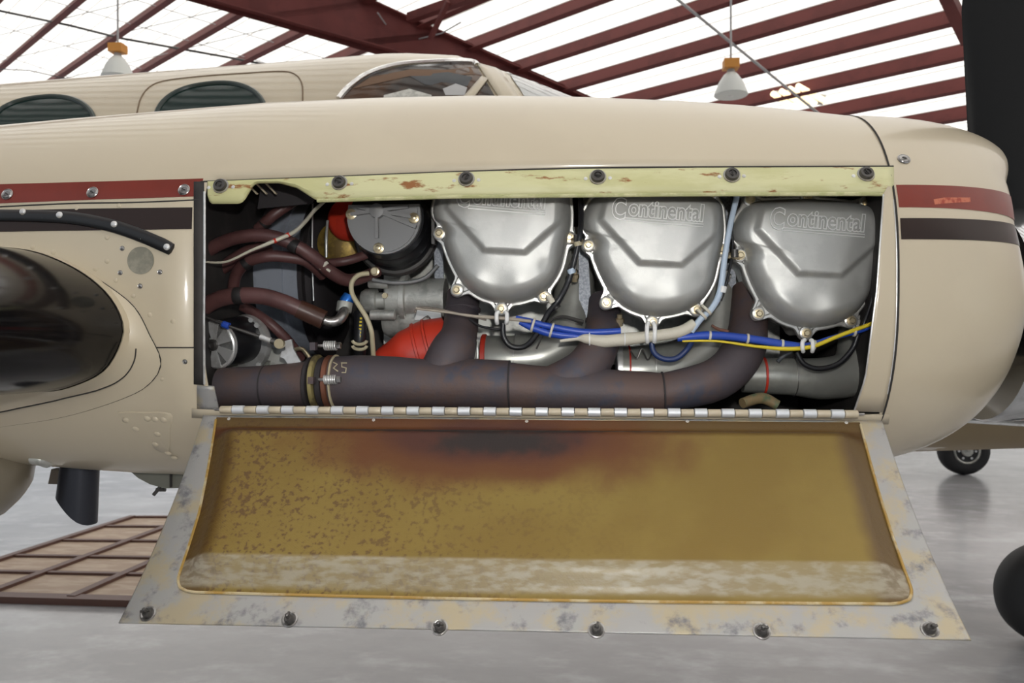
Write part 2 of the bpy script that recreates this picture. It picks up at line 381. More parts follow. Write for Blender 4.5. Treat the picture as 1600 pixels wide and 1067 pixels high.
# floor panel on the left
def fh(px, py): 
    d = ray(px, py); return CP+d*(-H/d.z)
top = [fh(x, 813) for x in (207, 300, 395, 490)]
bot = [fh(-160, 934), fh(-20, 937), fh(118, 941), fh(250, 946)]
vs_ = [0, .17, .39, .6, .78, 1]
fp = thing('floor_platform', (top[0]+bot[3])/2, 'low tan panelled platform with brown strips lying on the floor at left', 'platform')
def fg(u, v): return lerp(lerp(top[0], top[3], u), lerp(bot[0], bot[3], u), v)
for i in range(3):
    for j in range(5):
        a, b, c, d = fg(i/3+.01, vs_[j]+.01), fg((i+1)/3-.01, vs_[j]+.01), fg((i+1)/3-.01, vs_[j+1]-.01), fg(i/3+.01, vs_[j+1]-.01)
        build('panel', MB().prism([p+Vector((0, 0, .002)) for p in (a, b, c, d)], (0, 0, .02)), M['tan_tile'], fp, smooth=0)
for i in range(4): build('strip', MB().add(*bar(fg(i/3, 0)+UP*.02, fg(i/3, 1)+UP*.02, .05, .04, UP)), M['brown_bar'], fp, smooth=0)
for v in vs_: build('strip', MB().add(*bar(fg(0, v)+UP*.018, fg(1, v)+UP*.018, .035 if v < 1 else .08, .036, UP)), M['brown_bar'], fp, smooth=0)

# ================================================================== AIRFRAME SURFACES
def section(yc, a, zc, bt, bb, n, t):                 # t: +pi/2 crest, 0 near side (towards camera), -pi/2 keel
    c, s_ = math.cos(t), math.sin(t); b = bt if s_ >= 0 else bb
    return yc-a*math.copysign(abs(c)**(2/n), c), zc+b*math.copysign(abs(s_)**(2/n), s_)
class Body:
    def __init__(s, yc, a, zc, n, Xs, toppx, botpx, zt0, zb0):
        s.yc, s.a, s.zc, s.n = yc, a, zc, n; s.tt = []; s.bb = []
        for X in Xs:
            for sign, targ, z0, out in ((1, toppx, zt0, s.tt), (-1, botpx, zb0, s.bb)):
                z = z0
                for _ in range(14):
                    best = None
                    for k in range(0, 91):
                        t = sign*k/90*PI/2; y, zz = section(yc, s.A(X), zc, z-zc, zc-z, n, t)
                        if sign < 0: zz = zc-(zc-z)*abs(math.sin(t))**(2/n)
                        else: zz = zc+(z-zc)*abs(math.sin(t))**(2/n)
                        q = proj(Vector((X, y, zz)))
                        if best is None or sign*(best[1]-q[1]) > 0: best = (q[0], q[1], y)
                    z += (best[1]-interp(targ, best[0]))*best[2]/F*.9
                out.append((X, z))
    def A(s, X): return interp(s.a, X) if isinstance(s.a, list) else s.a
    def pt(s, X, t):
        y, z = section(s.yc, s.A(X), s.zc, interp(s.tt, X)-s.zc, s.zc-interp(s.bb, X), s.n, t); return Vector((X, y, z))
    def t_of_z(s, X, z):
        q = (z-s.zc); b = (interp(s.tt, X)-s.zc) if q > 0 else (s.zc-interp(s.bb, X))
        r = min(1, abs(q)/b); return math.copysign(math.asin(min(1, r**(s.n/2))), q)
XSEAM = P(1404, 380, 1.30).x
NAC = Body(1.72, .42, 1.50, 2.5, [-2.4+.1*i for i in range(30)]+[XSEAM],
           [(-1500, 330), (-400, 232), (0, 196), (150, 182), (420, 160), (600, 152), (750, 149), (900, 151), (1100, 159), (1280, 175), (1376, 187)],
           [(-1500, 640), (-300, 715), (0, 724), (75, 728), (200, 738), (300, 742), (800, 748), (1100, 740), (1395, 716)], 1.88, 1.12)
def nose_pt(t, wq):
    p0 = NAC.pt(XSEAM, t)
    s_ = math.sin(t); c = math.cos(t)
    y1 = 1.72-.25*math.copysign(abs(c)**.8, c); z1 = 1.55+(.205 if s_ > 0 else .215)*math.copysign(abs(s_)**.8, s_)
    X1 = interp([(1.33, .765), (1.5, .772), (1.6, .748), (1.67, .750), (1.72, .785), (1.755, .815)], z1)
    sw, cw = math.sin(wq*PI/2), math.cos(wq*PI/2)
    pz = 1.0+.35*max(0, s_)
    return Vector((XSEAM+(X1-XSEAM)*sw, y1+(p0.y-y1)*cw**.95, z1+(p0.z-z1)*cw**pz))
TN = 96
full = MB()
full.grid([[NAC.pt(X, 2*PI*k/TN) for k in range(TN)] for X in [-2.4+i*(XSEAM+2.4)/60 for i in range(61)]], closed_u=True)
full.grid([[nose_pt(2*PI*k/TN, wq/16) for k in range(TN)] for wq in range(17)], closed_u=True)
NB = BVHTree.FromPolygons(full.v, full.f)
FUS = Body(3.55, .70, 1.75, 2.4, [-7+.25*i for i in range(60)],
           [(-3000, 250), (-800, 165), (-300, 143), (0, 131), (200, 115), (450, 96), (620, 82), (725, 87), (800, 115), (894, 150), (960, 195), (1100, 225), (1500, 285), (2600, 380)],
           [(-3000, 640), (0, 690), (800, 705), (1400, 706), (1600, 700), (2600, 640)], 2.55, .95)
fm = MB(); fm.grid([[FUS.pt(X, 2*PI*k/72) for k in range(72)] for X in [-6.5+i*.1 for i in range(140)]], closed_u=True)
FB = BVHTree.FromPolygons(fm.v, fm.f)
def sp(px, py, off=0, B=NB):
    d = ray(px, py).normalized(); h, n, i, dist = B.ray_cast(CP, d)
    if h is None:
        h, n, i, dist = B.find_nearest(CP+d*(1.6 if B is NB else 3.4))
    if n.dot(d) > 0: n = -n
    return h+n*off
def nrmat(px, py, B=NB):
    d = ray(px, py).normalized(); h, n, i, dist = B.ray_cast(CP, d)
    if n is None: return -d
    return n if n.dot(d) < 0 else -n
def resample(pl, n):
    pl = [Vector((*p, 0)) for p in pl]; L_ = [0]
    for a, b in zip(pl, pl[1:]): L_.append(L_[-1]+(b-a).length)
    out = []
    for k in range(n):
        s_ = L_[-1]*k/(n-1)
        for i in range(len(pl)-1):
            if s_ <= L_[i+1]+1e-9:
                p = pl[i].lerp(pl[i+1], (s_-L_[i])/max(1e-9, L_[i+1]-L_[i])); out.append((p.x, p.y)); break
    return out
def patch(topl, botl, n=24, mrows=6, off=.0008, B=NB):
    a, b = resample(topl, n), resample(botl, n)
    return MB().grid([[sp(lerp(p[0], q[0], k/mrows), lerp(p[1], q[1], k/mrows), off, B) for p, q in zip(a, b)] for k in range(mrows+1)])
def line(pl, r, off=0, n=None, B=NB, seg=6):
    n = n or max(3, int(len(pl)*4)); return MB().tube([sp(x, y, off, B) for x, y in resample(pl, n)], r, seg=seg, sub=1)
def smoothpl(pl, k=6):
    out = []; n = len(pl)
    for i in range(n-1):
        p0, p1, p2, p3 = pl[max(i-1, 0)], pl[i], pl[i+1], pl[min(i+2, n-1)]
        for j in range(k):
            t = j/k
            out.append(tuple(.5*(2*p1[c]+(p2[c]-p0[c])*t+(2*p0[c]-5*p1[c]+4*p2[c]-p3[c])*t*t+(3*p1[c]-p0[c]-3*p2[c]+p3[c])*t**3) for c in (0, 1)))
    out.append(tuple(pl[-1])); return out

# ------------------------------------------------------------------ nacelle
nac = thing('engine_nacelle', (0, 1.72, 1.15), 'glossy beige aircraft engine nacelle with red and brown stripes and an open side bay', 'engine cowling')
XL = sp(314, 450).x; XR = sp(1398, 450).x
def zopen_top(X):
    px = proj(Vector((X, 1.32, 1.65)))[0]; return sp(px, interp([(300, 284), (500, 276), (700, 268), (900, 263), (1100, 261), (1400, 261)], px)).z
def zopen_bot(X):
    px = proj(Vector((X, 1.34, 1.29)))[0]; return sp(px, interp([(300, 643), (830, 648), (1400, 652)], px)).z
rows = []
Xlist = [-2.4+.1*i for i in range(int((XL+2.4)/.1)+1)]
if XL-Xlist[-1] < .02: Xlist.pop()
nXL = len(Xlist); Xlist += [XL+(XR-XL)*i/40 for i in range(41)]; nXR = len(Xlist)-1; Xlist.append(XSEAM)
for X in Xlist:
    Xc = max(XL, min(XR, X)); tt_, tb_ = NAC.t_of_z(X, zopen_top(Xc)), NAC.t_of_z(X, zopen_bot(Xc))
    ts_ = [PI*1.5-2*PI*0+0]  # keel seen from far side
    seq = [PI*1.5+ (PI/2-PI*1.5)*k/24 for k in range(24)]                 # far side, keel -> crest
    seq += [PI/2+(tt_-PI/2)*k/22 for k in range(22)]
    seq += [tt_+(tb_-tt_)*k/10 for k in range(10)]
    seq += [tb_+(-PI/2-tb_)*k/20 for k in range(20)]
    rows.append([NAC.pt(X, t) for t in seq])
mb = MB(); m_ = len(rows[0]); mb.v = [p for r in rows for p in r]
for i in range(len(rows)-1):
    for j in range(m_):
        if nXL <= i < nXR and 46 <= j < 56: continue
        mb.f.append((i*m_+j, i*m_+(j+1) % m_, (i+1)*m_+(j+1) % m_, (i+1)*m_+j))
mb.f.append(tuple(range(m_)))
build('side_skin', mb, M['beige'], nac, smooth=30, thick=.0025)
mb = MB().grid([[nose_pt(2*PI*k/TN, wq/20) for k in range(TN)] for wq in range(21)], closed_u=True)
rim = [nose_pt(2*PI*k/TN, 1) for k in range(TN)]
cen = Vector((.70, 1.72, 1.55))
mb.grid([[p for p in rim], [p+Vector((.004, 0, 0))+(cen-p)*.05 for p in rim], [Vector((p.x-.05, 0, 0))+Vector((0, lerp(p.y, cen.y, .16), lerp(p.z, cen.z, .16))) for p in rim]], closed_u=True)
nb_ = build('nose_bowl', mb, M['beige'], nac, smooth=35); tag(nb_, 'rounded beige nose bowl behind the propeller')
build('inlet_shade_cap', MB().add([Vector((p.x-.045, lerp(p.y, cen.y, .14), lerp(p.z, cen.z, .14))) for p in rim]+[cen], [(k, (k+1) % TN, TN) for k in range(TN)]), M['bay'], nac)  # near-black cap stands in for the shade inside the inlet
# stripes
STR = [('red', [(-60, 290), (0, 288), (150, 284), (318, 279)], [(-60, 320), (0, 318), (150, 312), (313, 307)], 'red painted stripe'),
       ('brown', [(-60, 330), (0, 329), (140, 326), (301, 324)], [(-60, 365), (0, 362), (150, 360), (300, 358)], 'dark brown painted stripe'),
       ('red', [(1405, 289), (1460, 295), (1520, 306), (1566, 321)], [(1407, 324), (1460, 332), (1520, 345), (1564, 361)], 'red painted stripe on the nose bowl'),
       ('brown', [(1406, 341), (1460, 345), (1520, 353), (1565, 364)], [(1407, 374), (1460, 378), (1520, 384), (1566, 394)], 'dark brown painted stripe on the nose bowl')]
for c, a, b, lab in STR:
    if a[0][0] < 1000: tag(build('stripe', patch(a, b, 30, 5, .0007), M[c], nac), lab); continue
    zs = []
    for pl, yend in ((a, a[-1][1]), (b, b[-1][1])): zs.append((sp(*pl[0]).z, P(pl[-1][0], yend, 1.5).z, sp(*pl[1]).z))
    rws = []
    for wi in range(25):
        wq = .012+wi/24*.985; row = []
        za, zb = [lerp(q[0], q[1], wq**1.6) for q in zs]
        for k in range(6):
            z = lerp(za, zb, k/5); lo_, hi_ = -PI/2, PI/2
            for _ in range(40):
                md = (lo_+hi_)/2
                if nose_pt(md, wq).z < z: lo_ = md
                else: hi_ = md
            p = nose_pt(lo_, wq); n = (nose_pt(lo_+.01, wq)-p).cross(nose_pt(lo_, min(1, wq+.01))-nose_pt(lo_, min(1, wq+.01)-.01)).normalized()
            if n.y > 0 : n = -n
            row.append(p+n*.0007)
        rws.append(row)
    tag(build('stripe', MB().grid(rws), M[c], nac), lab)
build('stripe_mark', patch([(1458, 312), (1475, 309), (1515, 309)], [(1460, 320), (1478, 318), (1516, 316)], 8, 2, .0012), mat('rubbed_stripe_patch', (.5, .15, .08), .6, c2=(.3, .04, .02), nscale=80), nac)
# seams
def seam(pl, r=.0012, off=0, m='seam'): return build('seam', line(smoothpl(pl), r, off), M[m], nac)
mb = MB().tube([NAC.pt(XSEAM, PI*.62-PI*1.12*k/60)+Vector((0, -.0003, 0)) for k in range(61)], .0017, 6, 1); build('seam', mb, M['seam'], nac)
seam([(0, 323), (110, 318), (220, 316), (314, 312)], .0014)
seam([(232, 543), (260, 543), (306, 543)])
seam([(314, 284), (500, 277), (700, 269), (900, 263), (1100, 261), (1396, 260)], .0016)
# lap edge of the cowl side strip
sr = [proj(NAC.pt(XSEAM-.003, NAC.t_of_z(XSEAM, 1.655-.37*k/12))) for k in range(13)]
sl = resample([(1380, 303), (1370, 450), (1352, 590), (1334, 642)], 13)
XR2 = XSEAM-.02
mb = MB().grid([[sp(lerp(a[0], b[0], k/6), lerp(a[1], b[1], k/6), .0015) for k in range(7)] for a, b in zip(sl, sr)])
tag(build('cowl_edge_strip', mb, M['beige'], nac, thick=.003), 'beige strip between bay and nose bowl')
# lines along its two borders (bare metal chips)
build('worn_edge', line([(1380, 304), (1370, 450), (1352, 590), (1335, 640)], .0014, .001, 24), M['alu'], nac)
build('worn_edge', line(sr[1:-1], .0011, .001, 24), M['alu'], nac)
build('lower_sill', patch([(300, 638), (345, 640), (1340, 648), (1390, 647)], [(300, 652), (345, 654), (1340, 660), (1388, 662)], 40, 2, .0015), M['beige'], nac, thick=.003)
# top rail (primer) with cut-out at left
def rail_bot(x): return interp([(325, 317), (372, 317), (380, 313), (396, 287), (402, 285), (436, 285), (462, 292), (492, 311), (700, 305), (900, 303), (1100, 301), (1390, 300)], x)
def rail_top(x): return interp([(325, 283), (500, 277), (700, 269), (900, 264), (1100, 262), (1396, 261)], x)
xs = sorted(set([325, 327, 330]+list(range(334, 520, 4))+list(range(520, 1396, 12))+[1396]))
mb = MB(); rws = []
for k in range(9):
    r_ = []
    for x in xs:
        yb = rail_bot(x)-(4 if x <= 326 else 2 if x <= 328 else 0)
        y = lerp(rail_top(x)+1, yb, k/8)
        bend = .000 if k < 7 else -.006*(k-6)/2
        r_.append(sp(x, y, .004+bend-.002))
    rws.append(r_)
mb.grid(rws); tag(build('mounting_rail', mb, M['primer'], nac, thick=.003), 'yellow green primered rail with rust stains')
rb = [(x, rail_bot(x)) for x in xs]
build('rail_lip', MB().tube([sp(x, y, -.006) for x, y in rb if x >= 492], .0035, 8, 1), mat('primer_lip', (.42, .42, .20), .4, c2=(.55, .53, .3), nscale=30), nac)
# fasteners
fst = meshonly('fastener_ring', MB().lathe((0, 0, 0), (0, -1, 0), [(0, .0115), (.004, .0115), (.007, .010), (.007, .0065), (.004, .006), (.004, .003), (.006, .0028)], 24), M['darksteel'])
flat = meshonly('fastener_flat', MB().lathe((0, 0, 0), (0, -1, 0), [(0, .0105), (.001, .0105), (.0018, .0095), (.0010, .0085), (.0022, .0075), (.0022, .004), (.001, .0035), (.001, .001)], 24), M['steel'])
slot = meshonly('fastener_slot', MB().box((0, -.007, 0), (.010, .002, .0018)), M['seam'])
slot2 = meshonly('fastener_slot2', MB().box((0, -.0024, 0), (.007, .001, .0014)), M['seam'])
wsh = meshonly('fastener_plate', MB().lathe((0, 0, 0), (0, -1, 0), [(0, .014), (.0015, .0135)], 20), M['bare'])
def face_rot(n):     # rotation taking -Y to n
    return Vector((0, -1, 0)).rotation_difference(Vector(n)).to_euler()
def screw(px, py, src, sl, off=0, par=nac, B=NB, name='fastener', ang=.4):
    n = nrmat(px, py, B); R = face_rot(n); o = inst(src, name, sp(px, py, off, B), par, R)
    s_ = inst(sl, 'slot', (0, 0, 0), o); s_.location = (0, 0, 0); s_.rotation_euler = (0, ang, 0); return o
for x, y in ((346, 292), (531, 287), (729, 281), (934, 278), (1143, 275), (1352, 274)):
    o = screw(x, y, fst, slot, .003, ang=random.random()*3); q = inst(wsh, 'washer', (0, 0, 0), o); q.location = (0, 0, 0)
    for dx in (-19, 19):
        if (x, dx) != (1352, 19): 
            build('rivet', MB().lathe(sp(x+dx, y+(1 if dx > 0 else 2), .0015), nrmat(x, y), [(0, .0035), (.0012, .003), (.0018, .0012)], 10), M['alu'], nac)
for x, y in ((12, 304), (145, 301), (288, 297)): screw(x, y, flat, slot2, .001)
o = screw(1412, 249, flat, slot2, .0005)
# skin rivets
rvm = meshonly('rivet_head', MB().lathe((0, 0, 0), (0, -1, 0), [(0, .0042), (.0006, .0040), (.0013, .0022), (.0014, .0008)], 12), M['beige'])
rvg = meshonly('rivet_grey', MB().lathe((0, 0, 0), (0, -1, 0), [(0, .0045), (.0010, .0042), (.0004, .0030), (.0012, .0018), (.0012, .0008)], 12), M['steel'])
for x, y in ((167, 371), (167, 408), (149, 420), (181, 438), (208, 462), (234, 492), (51, 386), (83, 394), (253, 592), (270, 502), (120, 325), (186, 321)): inst(rvm, 'rivet', sp(x, y, 0), nac, face_rot(nrmat(x, y)))
for x, y in ((191, 388), (188, 426), (219, 447), (250, 425), (289, 565)): inst(rvg, 'rivet', sp(x, y, 0), nac, face_rot(nrmat(x, y)))
# gusset patch with bumps
g = [(183, 643), (225, 643), (267, 646), (267, 670), (266, 702), (255, 707), (243, 702), (222, 686), (203, 668)]
c = (238, 668)
mb = MB(); outl = smoothpl(g+[g[0]], 4)[:-1]
r0 = [sp(x, y, .0002) for x, y in outl]; r1 = [sp(lerp(x, c[0], .05), lerp(y, c[1], .05), .0022) for x, y in outl]; r2 = [sp(lerp(x, c[0], .5), lerp(y, c[1], .5), .0024) for x, y in outl]
mb.grid([r0, r1, r2], closed_u=True); b = len(mb.v); mb.v.append(sp(*c, .0024)); nn = len(outl); mb.f += [(b-nn+k, b-nn+(k+1) % nn, b) for k in range(nn)]
tag(build('gusset_plate', mb, M['beige'], nac), 'triangular riveted doubler plate')
bigr = meshonly('dome_rivet', MB().lathe((0, 0, 0), (0, -1, 0), [(0, .0065), (.0015, .0058), (.003, .0035), (.0034, .001)], 14), M['beige'])
for x, y in ((197, 655), (231, 653), (243, 654), (256, 655), (213, 669), (247, 677), (243, 693), (263, 707), (273, 714)): inst(bigr, 'rivet', sp(x, y, .0015), nac, face_rot(nrmat(x, y)))
# round inspection hole plug
tag(build('inspection_plug', MB().lathe(sp(220, 407, .0005), nrmat(220, 407), [(0, .0235), (.0006, .0235), (.0002, .0215), (.0001, .001)], 32), mat('grey_green_plug', (.21, .20, .155), .5, c2=(.28, .26, .2), nscale=40), nac), 'grey green round hole plug')
# bay side frames
tag(build('bay_frame', patch([(303, 284), (319, 284)], [(303, 600), (319, 602)], 3, 20, .001), M['bay'], nac, thick=.006), 'dark edge of the bay at left')
build('frame_edge', line([(320, 300), (320, 400), (319, 500), (320, 600)], .0020, .001, 16), M['alu'], nac)
tag(build('frame_foot', patch([(308, 602), (334, 604)], [(308, 640), (342, 640)], 3, 6, .0012), M['bare'], nac, thick=.004), 'bare metal foot of the bay frame')
mb = MB()
for px, y0, y1 in ((308, 280, 645), (1392, 275, 650)):
    for k in range(1): pass
# ------- bay lining (walls behind the engine)
bay = thing('engine_bay_lining', (0, 1.5, 1.2), 'dark bulkheads and floor lining behind the engine parts', 'engine bay')
x0, x1 = XL-.03, XR+.0
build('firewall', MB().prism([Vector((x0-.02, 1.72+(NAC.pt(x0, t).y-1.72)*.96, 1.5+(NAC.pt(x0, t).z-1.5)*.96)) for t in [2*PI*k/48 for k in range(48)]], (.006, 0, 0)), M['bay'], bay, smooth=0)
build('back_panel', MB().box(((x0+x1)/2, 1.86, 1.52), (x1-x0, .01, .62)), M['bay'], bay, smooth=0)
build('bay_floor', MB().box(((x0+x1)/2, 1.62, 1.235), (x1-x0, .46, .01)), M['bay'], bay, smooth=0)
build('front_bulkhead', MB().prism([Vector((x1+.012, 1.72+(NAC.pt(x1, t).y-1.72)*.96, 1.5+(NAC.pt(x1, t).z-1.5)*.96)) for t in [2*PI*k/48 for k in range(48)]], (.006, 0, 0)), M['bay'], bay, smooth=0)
# upper left: slotted vent seen under the rail cut-out
for k in range(5):
    a = P(362+k*14, 292, 1.40); build('louvre', MB().add(*bar(P(356+k*15, 287, 1.42), P(372+k*15, 303, 1.42), .006, .003, UP)), M['beige'], bay, smooth=0)
build('bracket_plate', MB().prism([P(x, y, 1.46) for x, y in ((408, 286), (500, 286), (488, 318), (402, 326))], (0, .004, 0)), M['exhaust_dark'], bay, smooth=0)
# baffles between and behind the covers
build('baffle', MB().box(P(1150, 318, 1.62)+Vector((0, 0, 0)), (.62, .006, .10)), M['baffle'], bay, smooth=0)
build('baffle', MB().prism([P(x, y, 1.60) for x, y in ((676, 300), (690, 300), (694, 470), (680, 470))], (0, .006, 0)), M['baffle'], bay, smooth=0)
build('baffle', MB().prism([P(x, y, 1.56) for x, y in ((903, 300), (913, 300), (925, 500), (905, 500))], (0, .006, 0)), M['baffle'], bay, smooth=0)
build('baffle', MB().prism([P(x, y, 1.57) for x, y in ((1108, 420), (1150, 400), (1150, 500), (1128, 510))], (0, .006, 0)), M['baffle'], bay, smooth=0)

# ------------------------------------------------------------------ cowl door
Yh = sp(830, 648).y-.004
Ah = P(318, 654, Yh); Bh = P(1378, 654, Yh); Bh.z = Ah.z = (Ah.z+Bh.z)/2
rl = ray(186, 974); Ybl = (Ah.x-.004)*rl.y/rl.x; Ab = P(186, 974, Ybl)
rr_ = ray(1517, 1001); Ybr = (Bh.x+.004)*rr_.y/rr_.x; Bb = P(1517, 1001, Ybr)
dn = (Ab-Ah).cross(Bh-Ah).normalized()
if dn.z < 0: dn = -dn           # inner face normal (up, towards the viewer)
def D(u, v, h=0):
    p = lerp(lerp(Ah, Bh, u), lerp(Ab, Bb, u), v)
    return p+dn*(h-.055*v*(1-v)*1.1)
door = thing('cowl_door', (Ah+Bb)/2, 'hinged cowl door hanging open, scorched olive inside with bare metal frame', 'access door')
def pan_in(v):     # (u left, u right) of pan outer border
    return (interp([(0, .022), (.5, .045), (.92, .055)], v), interp([(0, .968), (.5, .962), (.92, .958)], v))
NU, NV = 60, 40
mb = MB(); VO0, VO1 = .012, .865
# frame: grid covering whole door slightly below pan rim (pan recess passes below, so frame is a ring)
def ring(uA, uB, vA, vB, n=40):
    return [(lerp(uA(0), uB(0), 0), 0)]
def fr(s, lvl):   # s in 0..4 around perimeter, lvl 0 = outer edge, 1 = pan border
    k = int(s) % 4; t = s-int(s); r_ = .0 if lvl == 0 else .035
    if k == 0: u, v = t, 0
    elif k == 1: u, v = 1, t
    elif k == 2: u, v = 1-t, 1
    else: u, v = 0, 1-t
    if lvl == 0: return D(u, v, .002)
    vv = lerp(VO0, VO1+.01*math.sin(u*PI), v); a, b = pan_in(vv); uu = lerp(a, b, u)
    # rounded lower corners
    if vv > .5:
        cu, cv = min(uu-a, b-uu), (VO1-vv)
        if cu < .03 and cv < .08:
            q = 1-min(1, math.hypot((.03-cu)/.03, (.08-cv)/.08)); 
            ex = max(0, math.hypot((.03-cu)/.03, (.08-cv)/.08)-1)
            uu += (ex*.018)*(1 if uu < .5 else -1); vv -= ex*.045
    return D(uu, vv, lvl*.004)
n_ = 240
per = [4*i/n_ for i in range(n_)]
outr = [fr(s, 0) for s in per]; inr = [fr(s, 1) for s in per]
mb.grid([outr, [lerp(a, b, .04)+dn*.0004 for a, b in zip(outr, inr)], [lerp(a, b, .5)+dn*.0005 for a, b in zip(outr, inr)], [lerp(a, b, .93) for a, b in zip(outr, inr)], inr], closed_u=True)
tag(build('frame', mb, M['bare'], door, smooth=50, thick=.002), 'bare worn aluminium door frame')
# pan
mb = MB(); mb.uv = []; rws = []
for j in range(NV+1):
    row = []
    for i in range(NU+1):
        u_, v_ = i/NU, j/NV
        u_ = .5+.5*math.copysign(abs(2*u_-1)**.8, 2*u_-1); v_ = .5+.5*math.copysign(abs(2*v_-1)**.85, 2*v_-1)
        # perimeter position with the same rounding
        vv = lerp(VO0, VO1+.01*math.sin(u_*PI), v_); a, b = pan_in(vv); uu = lerp(a, b, u_)
        if vv > .5:
            cu, cv = min(uu-a, b-uu), (VO1-vv)
            if cu < .03 and cv < .08:
                ex = max(0, math.hypot((.03-cu)/.03, (.08-cv)/.08)-1); uu += (ex*.018)*(1 if uu < .5 else -1); vv -= ex*.045
        eu = min(u_, 1-u_)*2.9; ev = v_; ev2 = 1-v_
        dpt = .027*sstep((ev-.06)/.07)*sstep(eu/.12)*sstep(ev2/.17)
        row.append(D(uu, vv, .0035+dpt)); mb.uv.append((u_, v_))
    rws.append(row)
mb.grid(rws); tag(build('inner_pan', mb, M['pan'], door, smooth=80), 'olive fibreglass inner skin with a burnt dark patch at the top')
# outer skin behind the pan
rws = [[D(i/20, j/12, -.028*math.sin(PI*j/12)**.5 if 0 < j < 12 and 0 < i < 20 else .000) for i in range(21)] for j in range(13)]
tag(build('outer_skin', MB().grid(rws), M['beige'], door), 'beige painted outside of the door')
# resin bead
bd = [fr(s, 1)+dn*.001 for s in per if 1.0 < s < 4.0]
build('resin_bead', MB().tube(bd, .0022, 6, 1), mat('amber_resin_bead', (.36, .22, .05), .35, c2=(.5, .42, .26), nscale=20), door)
# studs
st_w = meshonly('stud_washer', MB().lathe((0, 0, 0), (0, 0, 1), [(0, .0115), (.002, .0115), (.0025, .0095), (.0015, .0075), (.0015, .001)], 24), M['steel'])
st_b = meshonly('stud_body', MB().lathe((0, 0, 0), (0, 0, 1), [(0, .007), (.007, .0065), (.010, .005), (.010, .003), (.017, .0025), (.018, .001)], 16).box((0, 0, .011), (.014, .003, .003)), M['darksteel'])
RD = Vector((0, 0, 1)).rotation_difference(dn).to_euler()
def uv_of(px, py):
    u, v = .5, .9
    for _ in range(30):
        q = proj(D(u, v, .002)); qu = proj(D(u+.01, v, .002)); qv = proj(D(u, v+.01, .002))
        a, b, c_, d_ = (qu[0]-q[0])*100, (qv[0]-q[0])*100, (qu[1]-q[1])*100, (qv[1]-q[1])*100
        det = a*d_-b*c_; ex, ey = px-q[0], py-q[1]; u += (ex*d_-b*ey)/det; v += (a*ey-c_*ex)/det
    return u, v
for x, y in ((232, 960), (453, 969), (687, 981), (932, 985), (1190, 987), (1452, 985)):
    u, v = uv_of(x, y); w_ = inst(st_w, 'stud', D(u, v, .003), door, RD); s_ = inst(st_b, 'stud_body', (0, 0, 0), w_); s_.location = (0, 0, 0); s_.rotation_euler = (0, 0, random.random()*3)
for x, y in ((358, 655), (584, 657), (823, 659), (1074, 659), (1322, 661)):
    u, v = uv_of(x, y); build('rivet', MB().lathe(D(u, v, .0025), dn, [(0, .003), (.0015, .0028), (.002, .001)], 10), M['alu'], door)
# hinge: interleaved knuckles
hz = Vector((0, -.004, .006))
def hline(px): 
    u = (px-345)/(1340-345); r_ = ray(px, 643); return CP+r_*((Yh-.004)/r_.y)
hx = [(345+ (1340-345)*0, 0)]
xa, xb = hline(345).x, hline(1340).x; zc_ = (hline(345).z+hline(1340).z)/2; nk = 49; wk = (xb-xa)/nk
kn = MB(); kr = .0075
kn.lathe((-wk*.47, 0, 0), (1, 0, 0), [(0, kr*.9), (.0006, kr), (wk*.94-.0006, kr), (wk*.94, kr*.9)], 14); kn2 = meshonly('knuckle', kn, M['hingegrey'], 50)
kb = MB(); kb.lathe((-wk*.47, 0, 0), (1, 0, 0), [(0, kr*.8), (.0006, kr*.86), (wk*.94-.0006, kr*.86), (wk*.94, kr*.8)], 14); kb2 = meshonly('knuckle_beige', kb, M['beige'], 50)
leafA = MB().box((0, .0035, .009), (wk*.9, .002, .012)); 
for k in range(nk):
    X = xa+(k+.5)*wk; c_ = Vector((X, Yh-.006, zc_))
    if k % 2: inst(kn2, 'hinge_knuckle', c_, door)
    else: inst(kb2, 'hinge_knuckle', c_, nac)
build('hinge_pin', MB().tube([Vector((xa-.01, Yh-.006, zc_)), Vector((xb+.01, Yh-.006, zc_))], .002, 8, 1), M['steel'], nac)

# ================================================================== ENGINE PARTS
DOME = [(-96, -96), (-71, -106), (0, -108), (71, -100), (99, -86), (105, -63), (105, -30), (97, 8), (89, 39), (71, 66), (44, 83), (4, 90), (-35, 82), (-63, 62), (-82, 32), (-96, -4), (-95, -23), (-102, -36), (-112, -47), (-112, -71)]
BOLT = [(-103, -22), (-75, 68), (-4, 98), (63, 79), (103, -13), (-88, -108), (-2, -112), (86, -100)]
YF = 1.470
def closed_smooth(pl, k):
    n = len(pl); out = []
    for i in range(n):
        p0, p1, p2, p3 = pl[i-1], pl[i], pl[(i+1) % n], pl[(i+2) % n]
        for j in range(k):
            t = j/k; out.append(tuple(.5*(2*p1[c]+(p2[c]-p0[c])*t+(2*p0[c]-5*p1[c]+4*p2[c]-p3[c])*t*t+(3*p1[c]-p0[c]-3*p2[c]+p3[c])*t**3) for c in (0, 1)))
    return out
DO = closed_smooth(DOME, 10)
PLAT = [(-70, -125), (-86, -56), (-27, 10), (36, 14), (93, -36), (101, -80), (84, -125)]
def sdpoly(x, y, poly):
    best = 1e9; inside = False; n = len(poly)
    for i in range(n):
        ax, ay = poly[i]; bx, by = poly[(i+1) % n]
        dx, dy = bx-ax, by-ay; t = max(0, min(1, ((x-ax)*dx+(y-ay)*dy)/(dx*dx+dy*dy)))
        best = min(best, math.hypot(x-ax-dx*t, y-ay-dy*t))
        if (ay > y) != (by > y) and x < (bx-ax)*(y-ay)/(by-ay)+ax: inside = not inside
    return best if inside else -best
